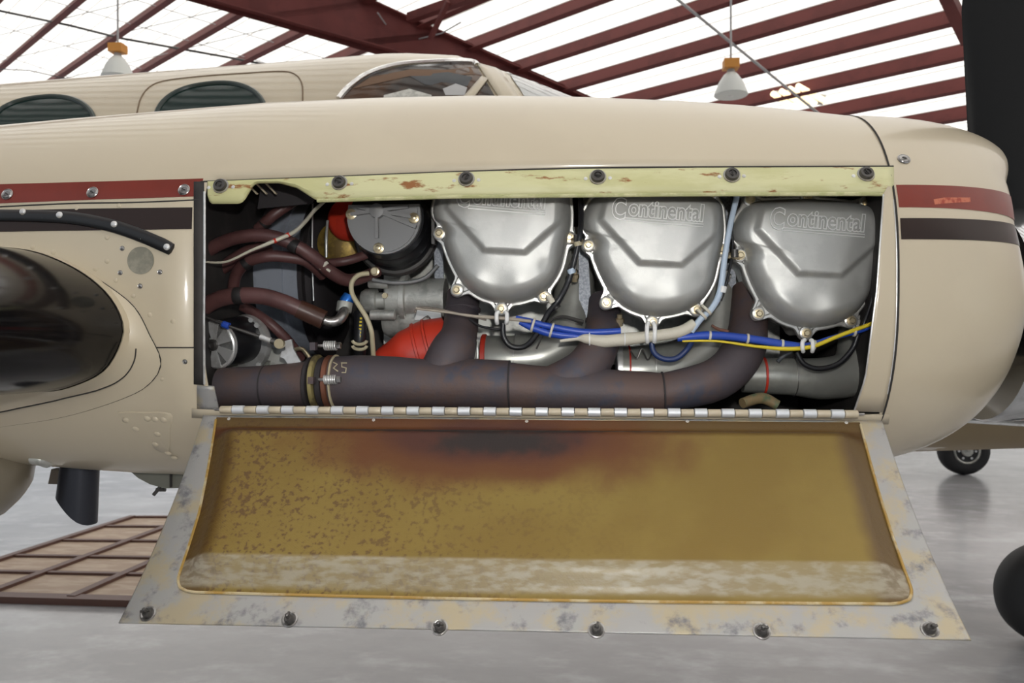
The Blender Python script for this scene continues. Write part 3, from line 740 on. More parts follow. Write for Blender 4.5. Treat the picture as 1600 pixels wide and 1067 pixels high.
def valve_cover_mesh():
    K = sc(1023, YF); mb = MB(); rings = 46; cx, cy = 0, -12; rows = []
    for r in range(rings):
        f = 1-(r/rings)**1.35 if r else 1.0
        f = max(f, 0.004); row = []
        for (x, y) in DO:
            X_, Y_ = cx+(x-cx)*f, cy+(y-cy)*f
            e = min(math.hypot(x-X_, y-Y_), 999)
            q = min(e/26, 1); h = 38*(1-(1-q)**2.2)**.62
            q2 = min(max(e-8, 0)/60, 1); h += 5*sstep(q2)
            sd = sdpoly(X_, Y_, PLAT); h += 8*sstep((sd+5)/10)*q
            for gx, gy, gs, ga in ((-42, 58, 20, 4), (28, 60, 22, 4), (-6, 78, 9, -4), (-70, 30, 12, -3), (70, 34, 12, -3)):
                h += ga*math.exp(-((X_-gx)**2+(Y_-gy)**2)/gs**2)*q
            row.append(Vector((X_*K, -h*K, -Y_*K)))
        rows.append(row)
    mb.grid(rows, closed_u=True); b = len(mb.v); nn = len(DO); mb.f.append(tuple(range(b-nn, b)))
    return mb, K
cov_mb, K = valve_cover_mesh()
flo = []
bc = [(x, y) for x, y in BOLT]
for k in range(360):
    a = 2*PI*k/360; dx, dy = math.cos(a), math.sin(a); best = 0
    # ray from (0,-12) against dome outline
    for (x, y), (x2, y2) in zip(DO, DO[1:]+DO[:1]):
        ex, ey = x2-x, y2-y; det = dx*ey-dy*ex
        if abs(det) < 1e-9: continue
        t = ((x)*ey-(y+12)*ex)/det; s_ = ((x)*dy-(y+12)*dx)/det
        if t > 0 and -1e-6 <= s_ <= 1.000001: best = max(best, t)
    r_ = best+4.5
    for bx, by in bc:
        pr = bx*dx+(by+12)*dy; dd = abs(-bx*dy+(by+12)*dx)
        if pr > 0 and dd < 12: r_ = max(r_, pr+math.sqrt(144-dd*dd))
    flo.append(r_)
for _ in range(3): flo = [max(flo[k], (flo[k-1]*.5+flo[(k+1) % 360]*.5)) for k in range(360)]
flo = [(flo[k-2]+flo[k-1]+flo[k]*2+flo[(k+1) % 360]+flo[(k+2) % 360])/6 for k in range(360)]
fp_ = [Vector((math.cos(2*PI*k/360)*r, 0, -(math.sin(2*PI*k/360)*r-12)))*K for k, r in enumerate(flo)]
fl_mb = MB(); cc = Vector((0, 0, 12*K))
fl_mb.grid([[p+Vector((0, .007, 0)) for p in fp_], [p+Vector((0, -.001, 0)) for p in fp_], [cc+(p-cc)*.985+Vector((0, -.003, 0)) for p in fp_], [cc+(p-cc)*.93+Vector((0, -.003, 0)) for p in fp_], [cc+(p-cc)*.90+Vector((0, -.0006, 0)) for p in fp_], [cc+(p-cc)*.6 for p in fp_]], closed_u=True)
gk_mb = MB().prism([cc+(p-cc)*.992+Vector((0, .0072, 0)) for p in fp_[::3]], (0, .002, 0))
bx_mb = MB().prism([cc+(p-cc)*.93+Vector((0, .009, 0)) for p in fp_[::3]], (0, .09, 0))
bolt_mb = MB().lathe((0, 0, 0), (0, -1, 0), [(0, .0085), (.0015, .0085), (.0018, .0065)], 20).lathe((0, -.0018, 0), (0, -1, 0), [(0, .0058), (.004, .0058), (.0052, .0045), (.0052, .003)], 6)
bolt_src = meshonly('bolt', bolt_mb, M['brass'], 30)
boss_src = meshonly('bolt_boss', MB().lathe((0, 0, 0), (0, -1, 0), [(0, .0125), (.004, .0115), (.005, .0095)], 20), M['flange'])
def text_mesh(txt, size, bev, sx=1, shear=0):
    cu = bpy.data.curves.new('t', 'FONT'); cu.body = txt; cu.size = size; cu.fill_mode = 'NONE' ; cu.bevel_depth = bev; cu.bevel_resolution = 1; cu.offset = size*.035; cu.space_character = 1.0; cu.resolution_u = 3
    o = bpy.data.objects.new('t', cu); COL.objects.link(o); bpy.context.view_layer.update()
    dg = bpy.context.evaluated_depsgraph_get(); me = bpy.data.meshes.new_from_object(o.evaluated_get(dg))
    mb = MB(); mb.add([Vector((v.co.x*sx, v.co.z, v.co.y)) for v in me.vertices], [tuple(p.vertices) for p in me.polygons])
    bpy.data.objects.remove(o); bpy.data.curves.remove(cu); bpy.data.meshes.remove(me); return mb
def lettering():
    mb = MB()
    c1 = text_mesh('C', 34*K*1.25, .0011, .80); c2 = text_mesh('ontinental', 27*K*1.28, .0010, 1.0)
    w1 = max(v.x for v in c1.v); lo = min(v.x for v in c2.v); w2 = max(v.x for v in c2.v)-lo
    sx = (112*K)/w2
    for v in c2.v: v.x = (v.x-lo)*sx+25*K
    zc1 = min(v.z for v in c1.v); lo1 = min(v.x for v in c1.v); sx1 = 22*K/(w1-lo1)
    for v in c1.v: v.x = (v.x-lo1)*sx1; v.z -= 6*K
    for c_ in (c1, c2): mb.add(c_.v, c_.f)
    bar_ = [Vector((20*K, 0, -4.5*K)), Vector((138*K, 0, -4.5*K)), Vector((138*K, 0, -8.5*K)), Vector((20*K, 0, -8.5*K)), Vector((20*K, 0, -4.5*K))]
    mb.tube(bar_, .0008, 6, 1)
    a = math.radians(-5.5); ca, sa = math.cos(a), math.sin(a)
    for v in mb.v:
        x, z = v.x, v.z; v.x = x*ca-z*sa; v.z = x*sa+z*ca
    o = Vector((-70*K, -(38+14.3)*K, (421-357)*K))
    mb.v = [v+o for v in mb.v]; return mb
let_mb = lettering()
cv_proto = None
VC = [((788, 386), 'grey valve cover nearest the round black canister, leftmost of the three covers'), ((1023, 405), 'grey valve cover in the middle of the three, above the cream wire wrap'), ((1262, 421), 'grey valve cover nearest the propeller, its top edge and lettering fully in view')]
protos = None
for i, ((cx, cy), lab) in enumerate(VC):
    c_ = P(cx, cy, YF)
    t = thing('valve_cover', c_, lab, 'valve cover', 'engine valve covers in the open bay')
    if protos is None:
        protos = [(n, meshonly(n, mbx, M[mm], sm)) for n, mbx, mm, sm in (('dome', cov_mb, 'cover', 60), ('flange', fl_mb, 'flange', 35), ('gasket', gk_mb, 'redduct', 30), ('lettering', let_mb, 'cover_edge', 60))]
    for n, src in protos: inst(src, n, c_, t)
    for bx, by in BOLT:
        p = c_+Vector((bx*K, -.003, -by*K)); o = inst(boss_src, 'bolt_boss', p, t); inst(bolt_src, 'bolt', p+Vector((0, -.005, 0)), o)
    # cylinder head + finned barrel behind
    h = thing('cylinder_head', c_+Vector((0, .06, 0)), ['dark cast cylinder head behind the leftmost valve cover', 'dark cast cylinder head behind the middle valve cover', 'dark cast cylinder head behind the valve cover nearest the propeller'][i], 'cylinder head', 'engine cylinder heads')
    mb = MB(); mb.v = [v+c_ for v in bx_mb.v]; mb.f = bx_mb.f; build('rocker_box', mb, M['casting'], h, smooth=30)
    fin = MB().lathe(c_+Vector((0, .10, .01)), (0, 1, 0), sum([[(.014*k, .088), (.014*k+.003, .088), (.014*k+.003, .074), (.014*k+.0139, .074)] for k in range(14)], []), 40)
    build('finned_barrel', fin, M['casting'], h, smooth=30)
ck = build('crankcase', MB().box((0, 1.80, 1.50), (.86, .10, .30)), M['casting'], smooth=0); tag(ck, 'dark crankcase block behind the cylinders', 'crankcase')

def T(pts, m, name, lab, cat, group=None, seg=14, parent=None):   # pts: (px,py,Y,rpx)
    mb = MB().tube([P(x, y, Y) for x, y, Y, r in pts], [r*sc(x, Y) for x, y, Y, r in pts], seg=seg)
    o = build(name, mb, M[m] if isinstance(m, str) else m, parent)
    if parent is None: tag(o, lab, cat, group)
    elif lab: tag(o, lab)
    return o
def band(px, py, Y, dirv, rpx, wpx, m, parent, name='band'):
    k = sc(px, Y); d = Vector(dirv).normalized(); c_ = P(px, py, Y); h = wpx*k/2
    return build(name, MB().lathe(c_-d*h, d, [(0, rpx*k*.96), (h*.3, rpx*k), (h*1.7, rpx*k), (2*h, rpx*k*.96)], 32), M[m] if isinstance(m, str) else m, parent)
# ---- exhaust
ex = thing('exhaust_manifold', P(700, 600, 1.44), 'dark heat-stained exhaust manifold running along the bottom of the bay', 'exhaust pipe')
YM = 1.430
T([(345, 606, YM, 31), (400, 604, YM, 32), (450, 602, YM, 34), (482, 600, YM, 36)], 'exhaust', 'outlet_pipe', 'outlet end of the manifold', None, seg=32, parent=ex)
T([(520, 597, YM, 40), (560, 597, YM, 42), (600, 597, YM, 41), (690, 601, YM, 38), (742, 601, YM, 40), (790, 602, YM, 39), (797, 602, YM, 37)], 'exhaust', 'collector_pipe', None, None, seg=36, parent=ex)
T([(792, 604, YM, 38), (850, 608, YM, 36), (930, 611, YM, 35), (1000, 613, YM, 33), (1036, 614, YM, 31)], 'exhaust', 'collector_pipe', None, None, seg=36, parent=ex)
T([(724, 460, 1.55, 26), (722, 486, 1.53, 26), (718, 520, 1.49, 28), (706, 552, 1.455, 36), (682, 592, YM+.008, 33)], 'exhaust', 'riser', None, None, seg=28, parent=ex)
T([(945, 470, 1.56, 25), (943, 500, 1.53, 26), (938, 535, 1.48, 30), (912, 578, 1.44, 33), (850, 607, YM, 30)], 'exhaust', 'riser', None, None, seg=28, parent=ex)
T([(1170, 450, 1.56, 25), (1170, 500, 1.53, 29), (1160, 550, 1.48, 33), (1118, 593, 1.44, 33), (1032, 614, YM, 30)], 'exhaust', 'riser', None, None, seg=28, parent=ex)
for (x, y, Y) in ((723, 484, 1.53), (943, 500, 1.53)): band(x, y, Y, (0, .2, 1), 28, 6, 'exhaust', ex, 'riser_lip')
band(415, 604, YM, (1, 0, 0), 33.3, 3, 'exhaust_dark', ex, 'weld_seam'); band(797, 603, YM, (1, 0, .02), 40, 3, 'exhaust_dark', ex, 'slip_joint'); band(1036, 614, YM, (1, 0, .05), 33.5, 3, 'exhaust_dark', ex, 'slip_joint')
# clamp joint
cl = thing('exhaust_clamp', P(505, 600, YM), 'brass-coloured double band clamp with coil springs on the exhaust pipe', 'pipe clamp')
band(486, 599, YM, (1, 0, 0), 41, 7, 'exhaust_dark', cl, 'bellows_ring'); band(497, 598, YM, (1, 0, .03), 44, 8, mat('tan_clamp_band', (.36, .30, .13), .5, .5, c2=(.2, .16, .08), nscale=40), cl, 'clamp_band')
band(507, 598, YM, (1, 0, .03), 40, 10, 'exhaust_dark', cl, 'bellows_ring'); band(517, 598, YM, (1, 0, .03), 43, 9, mat('coppery_band', (.22, .09, .055), .5, .5), cl, 'clamp_band'); band(526, 598, YM, (1, 0, .03), 44, 3, 'cream', cl, 'wire_ring')
def spring(px, py, Y, lpx, rpx, par):
    k = sc(px, Y); c_ = P(px, py, Y); pts = []
    for i in range(61):
        a = i/60*2*PI*6; pts.append(c_+Vector((lpx*k*(i/60-.5), math.cos(a)*rpx*k, math.sin(a)*rpx*k)))
    build('spring', MB().tube(pts, 1.5*k, 6, 1), M['alu'], par); build('spring_bolt', MB().tube([c_-Vector((lpx*k*.95, 0, 0)), c_+Vector((lpx*k*.85, 0, 0))], 2.6*k, 8, 1).lathe(c_+Vector((lpx*k*.55, 0, 0)), (1, 0, 0), [(0, 5.5*k), (6*k, 5.5*k)], 6), M['steel'], par)
spring(516, 540, 1.40, 20, 6.5, cl); spring(516, 593, 1.368, 20, 6.5, cl)
build('clamp_lug', MB().box(P(490, 541, 1.405), (.010, .014, .014)), M['exhaust'], cl); build('clamp_lug', MB().box(P(487, 594, 1.372), (.010, .014, .012)), M['exhaust'], cl)
# painted marks on the pipe: short pale strokes as seen
for s_ in ([(521, 566), (527, 569), (521, 575), (528, 580)], [(533, 567), (542, 567), (534, 567), (534, 573), (541, 575), (540, 582), (534, 582)]):
    build('paint_mark', MB().tube([P(x, y, 1.3845+.0+abs(y-597)**2*-0+(41-math.sqrt(max(1, 41**2-(y-597)**2)))*sc(540, YM)-.0045) for x, y in s_], .0012, 6, 1), M['cream'], ex)
# grey cone behind outlet
T([(322, 590, 1.50, 24), (350, 585, 1.52, 24), (380, 580, 1.54, 26), (425, 585, 1.55, 30)], 'intake', 'heat_shroud_tube', 'dull grey-green tube behind the left end of the exhaust', 'tube', seg=24)

# ---- intake tubes (low, behind the exhaust)
def intake(pts, bands, lab):
    t = thing('intake_tube', P(pts[0][0], pts[0][1], pts[0][2]), lab, 'intake pipe', 'grey intake tubes under the cylinders')
    T(pts, 'intake', 'tube', None, None, seg=30, parent=t)
    for (x, y, Y, d, r, w_, m_) in bands: band(x, y, Y, d, r, w_, m_, t, 'hose_band')
intake([(1160, 587, 1.52, 26), (1230, 588, 1.52, 29), (1290, 591, 1.53, 33), (1335, 578, 1.54, 36), (1346, 530, 1.56, 34), (1346, 470, 1.60, 32)], [(1193, 587, 1.52, (1, 0, 0), 29.5, 4, 'redduct'), (1178, 587, 1.52, (1, 0, 0), 26.5, 5, 'redduct'), (1240, 589, 1.52, (1, 0, 0), 30.2, 1.5, 'steel')], 'grey intake elbow nearest the propeller with red hose bands')
intake([(752, 560, 1.57, 36), (800, 562, 1.57, 38), (850, 556, 1.58, 42), (885, 530, 1.59, 42), (896, 470, 1.60, 32), (900, 400, 1.62, 28)], [(757, 560, 1.57, (1, 0, 0), 38, 8, 'redduct'), (805, 561, 1.57, (1, 0, 0), 39, 1.5, 'steel')], 'grey intake elbow between the first and second valve covers')
intake([(968, 578, 1.57, 36), (1010, 578, 1.57, 38), (1065, 572, 1.58, 42), (1110, 540, 1.59, 42), (1122, 480, 1.60, 34), (1122, 420, 1.62, 30)], [(983, 578, 1.57, (1, 0, 0), 38, 3, 'redduct'), (968, 578, 1.57, (1, 0, 0), 37, 10, 'alu'), (1022, 578, 1.57, (1, 0, 0), 39, 1.5, 'steel')], 'grey intake elbow between the second and third valve covers')
T([(1351, 560, 1.48, 3), (1354, 585, 1.48, 3), (1352, 615, 1.48, 3), (1340, 632, 1.48, 3)], 'redduct', 'seal_strip', 'thin red seal at the right end of the intake elbow', 'seal', seg=8)
T([(1160, 630, 1.46, 8), (1190, 622, 1.48, 9), (1215, 633, 1.48, 8)], mat('tan_green_duct', (.25, .18, .09), .6, c2=(.1, .15, .08), nscale=30), 'lower_duct', 'tan duct end just above the hinge, right of the exhaust', 'duct')
# turnbuckle clip near riser 1
ck2 = T([(742, 533, 1.50, 4), (741, 545, 1.50, 4)], 'steel', 'clamp_screw', 'small bright clamp screw beside the first red hose band', 'clamp')
build('screw_head', MB().tube([P(738, 548, 1.50), P(736, 560, 1.50), P(737, 565, 1.50)], 2.3*sc(738, 1.5), 8, 1), M['alu'], ck2)
build('screw_loop', MB().tube([P(735, 546, 1.50), P(740, 537, 1.50), P(746, 546, 1.50), P(746, 560, 1.50)], 1.5*sc(738, 1.5), 8), M['alu'], ck2)

# ---- red duct, canister, pump
rd = T([(585, 585, 1.53, 18), (612, 566, 1.53, 30), (640, 556, 1.53, 42), (668, 548, 1.54, 48), (700, 540, 1.55, 46)], 'redduct', 'red_duct', 'orange-red rubber duct between the pump and the first exhaust riser', 'air duct', seg=32)
for x, y, r in ((655, 551, 47.5), (672, 547, 50)): band(x, y, 1.535, (1, .1, .28), r, 5, 'redduct', rd, 'rib')
can = thing('canister', P(603, 380, 1.56), 'round black canister with a matte grey ribbed cap, left of the valve covers', 'canister')
Yc = 1.475; k = sc(600, Yc); c0 = P(602, 340, Yc); c1 = P(624, 375, 1.62); ax = (c1-c0).normalized()
build('body', MB().lathe(c0+ax*.006, ax, [(0, 60*k), (.03, 60*k), (.034, 57*k), (.040, 60*k), (.075, 62*k), (.078, 59*k), (.085, 63*k), (.125, 63*k), (.14, 56*k)], 48), M['rubber'], can)
build('mount_ring', MB().lathe(c0+ax*.105, ax, [(0, 68*k), (.004, 71*k), (.010, 71*k)], 48), M['darksteel'], can)
hd_ = []
for i in range(49):
    a = PI+PI*i/48; hd_.append((math.cos(a)*58, -math.sin(a)*58))
half = [(-58, -17), (-54, -19), (54, -19), (58, -17)]
arc = [(58*math.cos(math.radians(a)), 58*math.sin(math.radians(a))) for a in range(0, 181, 5)]
outl = [(-56, -19), (56, -19)]+arc
cp_pts = [c0+Vector((x*k, 0, -y*k)) for x, y in outl]
cap_o = build('cap', MB().prism(cp_pts, (0, -.012, 0)).prism([c0+Vector((x*k*.93, -.012, -(y*.93+1)*k)) for x, y in outl], (0, -.003, 0)), M['capgrey'], can, smooth=30)
hub = c0+Vector((-9*k, -.014, 8*k))
for x, y in ((-50, -3), (44, 2), (52, 18), (-9, 34), (-40, -14), (40, -14)):
    build('rib', MB().add(*bar(hub-Vector((0, .004, 0)), c0+Vector((x*k, -.0165, -y*k)), .006, .014, Vector((0, -1, 0)))), M['capgrey'], cap_o, smooth=0)
build('hub', MB().lathe(hub+Vector((0, .002, 0)), (0, -1, 0), [(0, 12*k), (.013, 11*k), (.014, 9*k)], 24), M['capgrey'], cap_o)
for x, y in ((549, 335), (647, 341), (592, 388)):
    p = P(x, y, Yc-.014); build('bolt', MB().lathe(p, (0, -1, 0), [(0, .010), (.003, .010), (.004, .0075)], 18).lathe(p-Vector((0, .004, 0)), (0, -1, 0), [(0, .0058), (.004, .0058), (.005, .004)], 6), M['brass'], can)
p = P(586, 424, 1.53); build('bolt', MB().lathe(p, (0, -1, 0), [(0, .009), (.003, .009), (.004, .006), (.008, .006)], 12), M['brass'], can)
T([(582, 437, 1.53, 3), (620, 442, 1.53, 3), (660, 436, 1.54, 3), (684, 415, 1.55, 3)], 'capgrey', 'mounting_lip', None, None, parent=can)
build('strap', MB().box(P(678, 345, 1.50), (.006, .02, .09)), M['darksteel'], can, smooth=0)
pm = thing('fuel_pump', P(640, 480, 1.58), 'cast silver pump body under the black canister', 'pump')
kk = sc(640, 1.58)
build('body', MB().lathe(P(606, 468, 1.60), (1, 0, 0), [(0, 30*kk), (.004, 33*kk), (.03, 34*kk), (.032, 40*kk), (.042, 40*kk), (.044, 33*kk), (.12, 33*kk)], 36), M['casting'], pm)
build('neck', MB().lathe(P(566, 470, 1.58), (1, 0, 0), [(0, 15*kk), (.008, 19*kk), (.03, 19*kk), (.032, 13*kk), (.05, 13*kk)], 24), M['casting'], pm)
build('boss', MB().lathe(P(578, 492, 1.55), (1, 0, 0), [(0, 6*kk), (.002, 8*kk), (.05, 8*kk), (.052, 6*kk)], 16), M['casting'], pm)
build('boss', MB().lathe(P(576, 443, 1.56), (1, 0, -.05), [(0, 6*kk), (.002, 7*kk), (.04, 7*kk)], 16), M['casting'], pm)
build('lower_body', MB().lathe(P(600, 505, 1.60), (1, 0, .1), [(0, 18*kk), (.01, 24*kk), (.1, 26*kk)], 24), M['casting'], pm)
build('bracket', MB().prism([P(x, y, 1.54) for x, y in ((652, 484), (688, 484), (690, 500), (676, 500), (668, 492), (656, 500), (648, 500))], (0, .004, 0)), M['flange'], pm, smooth=0)
build('bolt', MB().lathe(P(602, 462, 1.555), (0, -1, 0), [(0, .006), (.006, .006)], 6), M['brass'], pm)

# ---- blue grey drum etc.
dr = thing('drum_canister', P(455, 430, 1.74), 'large blue-grey drum behind the maroon hoses', 'canister')
k = sc(450, 1.74); c_ = P(402, 435, 1.80); L_ = 110*k
build('shell', MB().lathe(c_, (1, 0, 0), [(0, 118*k), (.004, 124*k), (L_*.75, 124*k), (L_*.76, 127*k), (L_*.8, 127*k), (L_*.81, 124*k), (L_, 124*k)], 64), M['drum'], dr)
build('rim', MB().lathe(c_+Vector((L_, 0, 0)), (1, 0, 0), [(0, 120*k), (.003, 128*k), (.012, 128*k), (.014, 118*k), (.03, 112*k), (.045, 90*k)], 64), M['exhaust_dark'], dr)
T([(512, 345, 1.56, 2.2), (510, 370, 1.55, 2.2), (510, 402, 1.55, 2.2)], 'alu', 'rim_glint_strip', None, None, parent=dr)
T([(489, 300, 1.575, 1.2), (488, 360, 1.56, 1.2), (488, 410, 1.56, 1.2), (490, 470, 1.565, 1.2)], 'alu', 'rim_glint_strip', None, None, parent=dr)  # highlight line along the drum edge, modelled as a thin bright strip
bd_ = thing('brass_regulator', P(535, 370, 1.64), 'brassy round housing with a red ring, half hidden behind the canister', 'regulator')
k = sc(540, 1.64)
build('housing', MB().lathe(P(535, 382, 1.68), (0, -1, 0), [(0, 34*k), (.03, 34*k), (.034, 28*k), (.04, 12*k)], 32), M['brassy'], bd_)
build('red_ring', MB().lathe(P(552, 345, 1.64), (-.3, -1, 0), [(0, 30*k), (.01, 33*k), (.02, 30*k), (.024, 33*k), (.034, 30*k), (.04, 22*k)], 32), M['redduct'], bd_)
T([(330, 300, 1.70, 26), (352, 340, 1.68, 30), (366, 385, 1.68, 28), (372, 430, 1.70, 26)], 'drum', 'blower_housing', 'smoky grey rounded housing in the upper left corner of the bay', 'housing', seg=24)

# ---- hoses
def hose(pts, lab, bands=(), name='hose', m='hose'):
    o = T(pts, m, name, lab, 'hose', 'maroon sleeved hoses at the left of the bay' if m == 'hose' else None, seg=16)
    for x, y, Y, d, r, w_ in bands: band(x, y, Y, d, r, w_, 'hosedark', o, 'band')
    return o
hose([(316, 399, 1.44, 10.5), (335, 385, 1.43, 10.5), (371, 371, 1.42, 10.5), (417, 368, 1.42, 10.5), (457, 381, 1.43, 10.5), (492, 403, 1.45, 10.5), (521, 428, 1.48, 10.5), (549, 438, 1.51, 10), (590, 424, 1.56, 9)], 'maroon hose arching from the bay edge to beneath the canister, with a black band', [(460, 384, 1.43, (1, .02, -.5), 11.2, 14)])
hose([(316, 446, 1.49, 10), (346, 420, 1.49, 10), (385, 394, 1.48, 10), (425, 384, 1.49, 9)], 'maroon hose sloping up from the bay edge between two arched hoses')
hose([(364, 462, 1.50, 9), (368, 432, 1.48, 9), (385, 410, 1.46, 9), (415, 401, 1.45, 9), (442, 401, 1.46, 9), (478, 408, 1.48, 9), (505, 430, 1.52, 9)], 'maroon hose bending down at left with a black band, middle of the bundle', [(386, 411, 1.459, (1, .0, .7), 9.8, 13)])
hose([(316, 482, 1.42, 13), (340, 468, 1.41, 13), (371, 462, 1.40, 13), (410, 463, 1.40, 13), (445, 473, 1.40, 13), (474, 486, 1.41, 13)], 'thick maroon hose nearest the camera, ending in a chrome elbow', [(374, 462, 1.40, (1, 0, 0), 13.8, 15)])
eb = thing('hose_fitting', P(505, 498, 1.42), 'chrome elbow with blue nut at the end of the thick maroon hose', 'pipe fitting')
T([(466, 482, 1.408, 14.5), (486, 491, 1.415, 15), (506, 500, 1.42, 15)], mat('brown_sleeve_end', (.055, .022, .014), .35), 'sleeve_end', None, None, seg=20, parent=eb)
T([(506, 500, 1.42, 7), (518, 503, 1.425, 8), (530, 499, 1.43, 8.5), (537, 488, 1.44, 8.5), (539, 478, 1.45, 8)], 'steel', 'elbow', 'chrome elbow', None, parent=eb)
band(538, 480, 1.45, (.1, .2, 1), 12, 16, 'intake', eb, 'hex_nut'); band(543, 468, 1.46, (.6, .3, 1), 10.5, 14, mat('blue_anodised_nut', (.01, .12, .45), .25, .5), eb, 'blue_nut')
hose([(403, 358, 1.52, 8.5), (425, 338, 1.51, 8.5), (450, 320, 1.52, 8.5), (478, 302, 1.54, 8.5)], 'short maroon hose rising to the rail cut-out', [(414, 349, 1.515, (1, 0, .9), 9.2, 9)])
hose([(378, 478, 1.50, 8), (400, 490, 1.50, 8), (425, 508, 1.50, 8), (452, 535, 1.52, 8), (470, 560, 1.55, 8)], 'thin maroon hose sloping down to the exhaust')
hose([(512, 411, 1.52, 7), (540, 408, 1.52, 7), (572, 398, 1.54, 7)], 'short maroon hose running into the canister')
T([(318, 409, 1.375, 1.6), (353, 409, 1.375, 1.8), (393, 391, 1.378, 2.2), (432, 375, 1.385, 3.2), (460, 362, 1.40, 3.2), (478, 345, 1.42, 3), (492, 328, 1.44, 3), (510, 312, 1.47, 2.6)], mat('pale_cable_sheath', (.48, .45, .36), .35), 'control_cable', 'pale cable with red marks crossing over the maroon hoses', 'cable')
cb = bpy.data.objects['control_cable']
band(450, 367, 1.394, (1, 0, .55), 3.8, 6, 'redduct', cb, 'red_mark'); band(430, 376, 1.385, (1, 0, .4), 3.8, 5, 'redduct', cb, 'red_mark')
T([(576, 427, 1.48, 3.8), (560, 430, 1.47, 3.8), (550, 441, 1.46, 3.8), (550, 458, 1.455, 3.8), (560, 476, 1.45, 3.8), (572, 495, 1.45, 3.8), (580, 516, 1.45, 3.8), (582, 534, 1.46, 3.8), (584, 565, 1.48, 3.8)], 'cream', 'metal_line', 'cream bent metal line below the canister', 'pipe')
T([(563, 488, 1.50, 10), (563, 512, 1.49, 10), (562, 536, 1.49, 10), (562, 560, 1.50, 9)], 'rubber', 'black_hose', 'short black hose with yellow print behind the cream line', 'hose')
bh = bpy.data.objects['black_hose']
for i in range(6): build('yellow_print', MB().box(P(562+i*.4, 525-i*5.5, 1.478), (.0045, .001, .0035)), M['yellow'], bh, smooth=0)
for y in (532, 540): build('loop_ring', MB().tube([P(552+i*.0, y, 1.475) if False else P(562-11*math.cos(PI*i/10), y+6*math.sin(PI*i/10), 1.475) for i in range(11)], .0032, 8, 1), M['cream'], bh)
T([(516, 424, 1.46, 2.2), (505, 415, 1.455, 2.4), (512, 410, 1.45, 2.2), (500, 420, 1.455, 2)], 'loom', 'tie_knot', 'small pale tie knot on the arched hose', 'cable tie')

# ---- alternator at lower left
al = thing('alternator', P(350, 540, 1.47), 'small alternator with silver finned face at the lower left of the bay', 'alternator')
k = sc(340, 1.44); c_ = P(338, 538, 1.43); ax = Vector((.30, .94, .14)).normalized()
build('case', MB().lathe(c_+ax*.003, ax, [(0, 34*k), (.004, 37*k), (.07, 38*k), (.075, 34*k)], 40), M['rubber'], al)
build('face_ring', MB().lathe(c_, -ax, [(-.004, 38*k), (.003, 38*k), (.005, 36*k), (.003, 33*k), (-.003, 32*k)], 40), M['alu'], al)
u = ax.orthogonal().normalized(); v = ax.cross(u)
for i in range(6):
    a = i*PI/3+.3; d = u*math.cos(a)+v*math.sin(a); e_ = u*math.cos(a+PI/2)+v*math.sin(a+PI/2)
    build('spoke', MB().prism([c_-ax*.004+d*8*k-e_*4*k, c_-ax*.004+d*35*k-e_*13*k, c_-ax*.004+d*35*k+e_*10*k, c_-ax*.004+d*8*k+e_*4*k], -ax*.003), M['alu'], al, smooth=0)
build('hub', MB().lathe(c_-ax*.001, -ax, [(0, 9*k), (.010, 9*k), (.012, 6*k), (.008, 5*k)], 20), M['darksteel'], al)
c2_ = P(385, 535, 1.50)
build('end_plate', MB().lathe(c2_, ax, [(-.004, 44*k), (.004, 46*k), (.010, 44*k)], 40), M['alu'], al)
for x, y in ((402, 508), (405, 570), (393, 500)): build('plate_bolt', MB().lathe(P(x, y, 1.475), (0, -1, 0), [(0, .005), (.004, .005)], 8), M['alu'], al)
ca_ = T([(318, 494, 1.39, 2), (353, 508, 1.39, 2.2), (400, 524, 1.40, 3), (438, 537, 1.41, 6)], 'darksteel', 'linkage_rod', 'control rod with a blue sleeve and ball end above the alternator', 'control rod')
band(353, 508, 1.389, (1, 0, -.38), 5.5, 11, 'blue', ca_, 'blue_sleeve'); band(437, 537, 1.405, (0, -1, 0), 8, 8, 'brass', ca_, 'rod_end'); band(415, 529, 1.402, (1, .05, -.38), 5, 18, 'alu', ca_, 'swage')
br = build('lever_bracket', MB().prism([P(x, y, 1.43) for x, y in ((444, 533), (455, 530), (458, 545), (470, 566), (452, 572), (444, 560), (438, 558), (440, 549), (446, 547))], (0, .006, 0)), M['alu'], smooth=0); tag(br, 'bare grey bent lever plate beside the exhaust pipe', 'bracket')
for i, (x, y, w_, h_, m_) in enumerate([(440, 575, 30, 26, 'casting'), (466, 550, 14, 10, 'brassy'), (420, 545, 24, 16, 'cream'), (476, 560, 10, 22, 'darksteel')]):
    pass
gv = thing('linkage_block', P(440, 570, 1.52), 'dim cast linkage block behind the lever plate', 'linkage')
build('block', MB().box(P(435, 562, 1.54), (.06, .03, .045)), M['casting'], gv); build('arm', MB().tube([P(455, 548, 1.50), P(472, 545, 1.50), P(484, 560, 1.50)], .004, 8), M['brass'], gv)

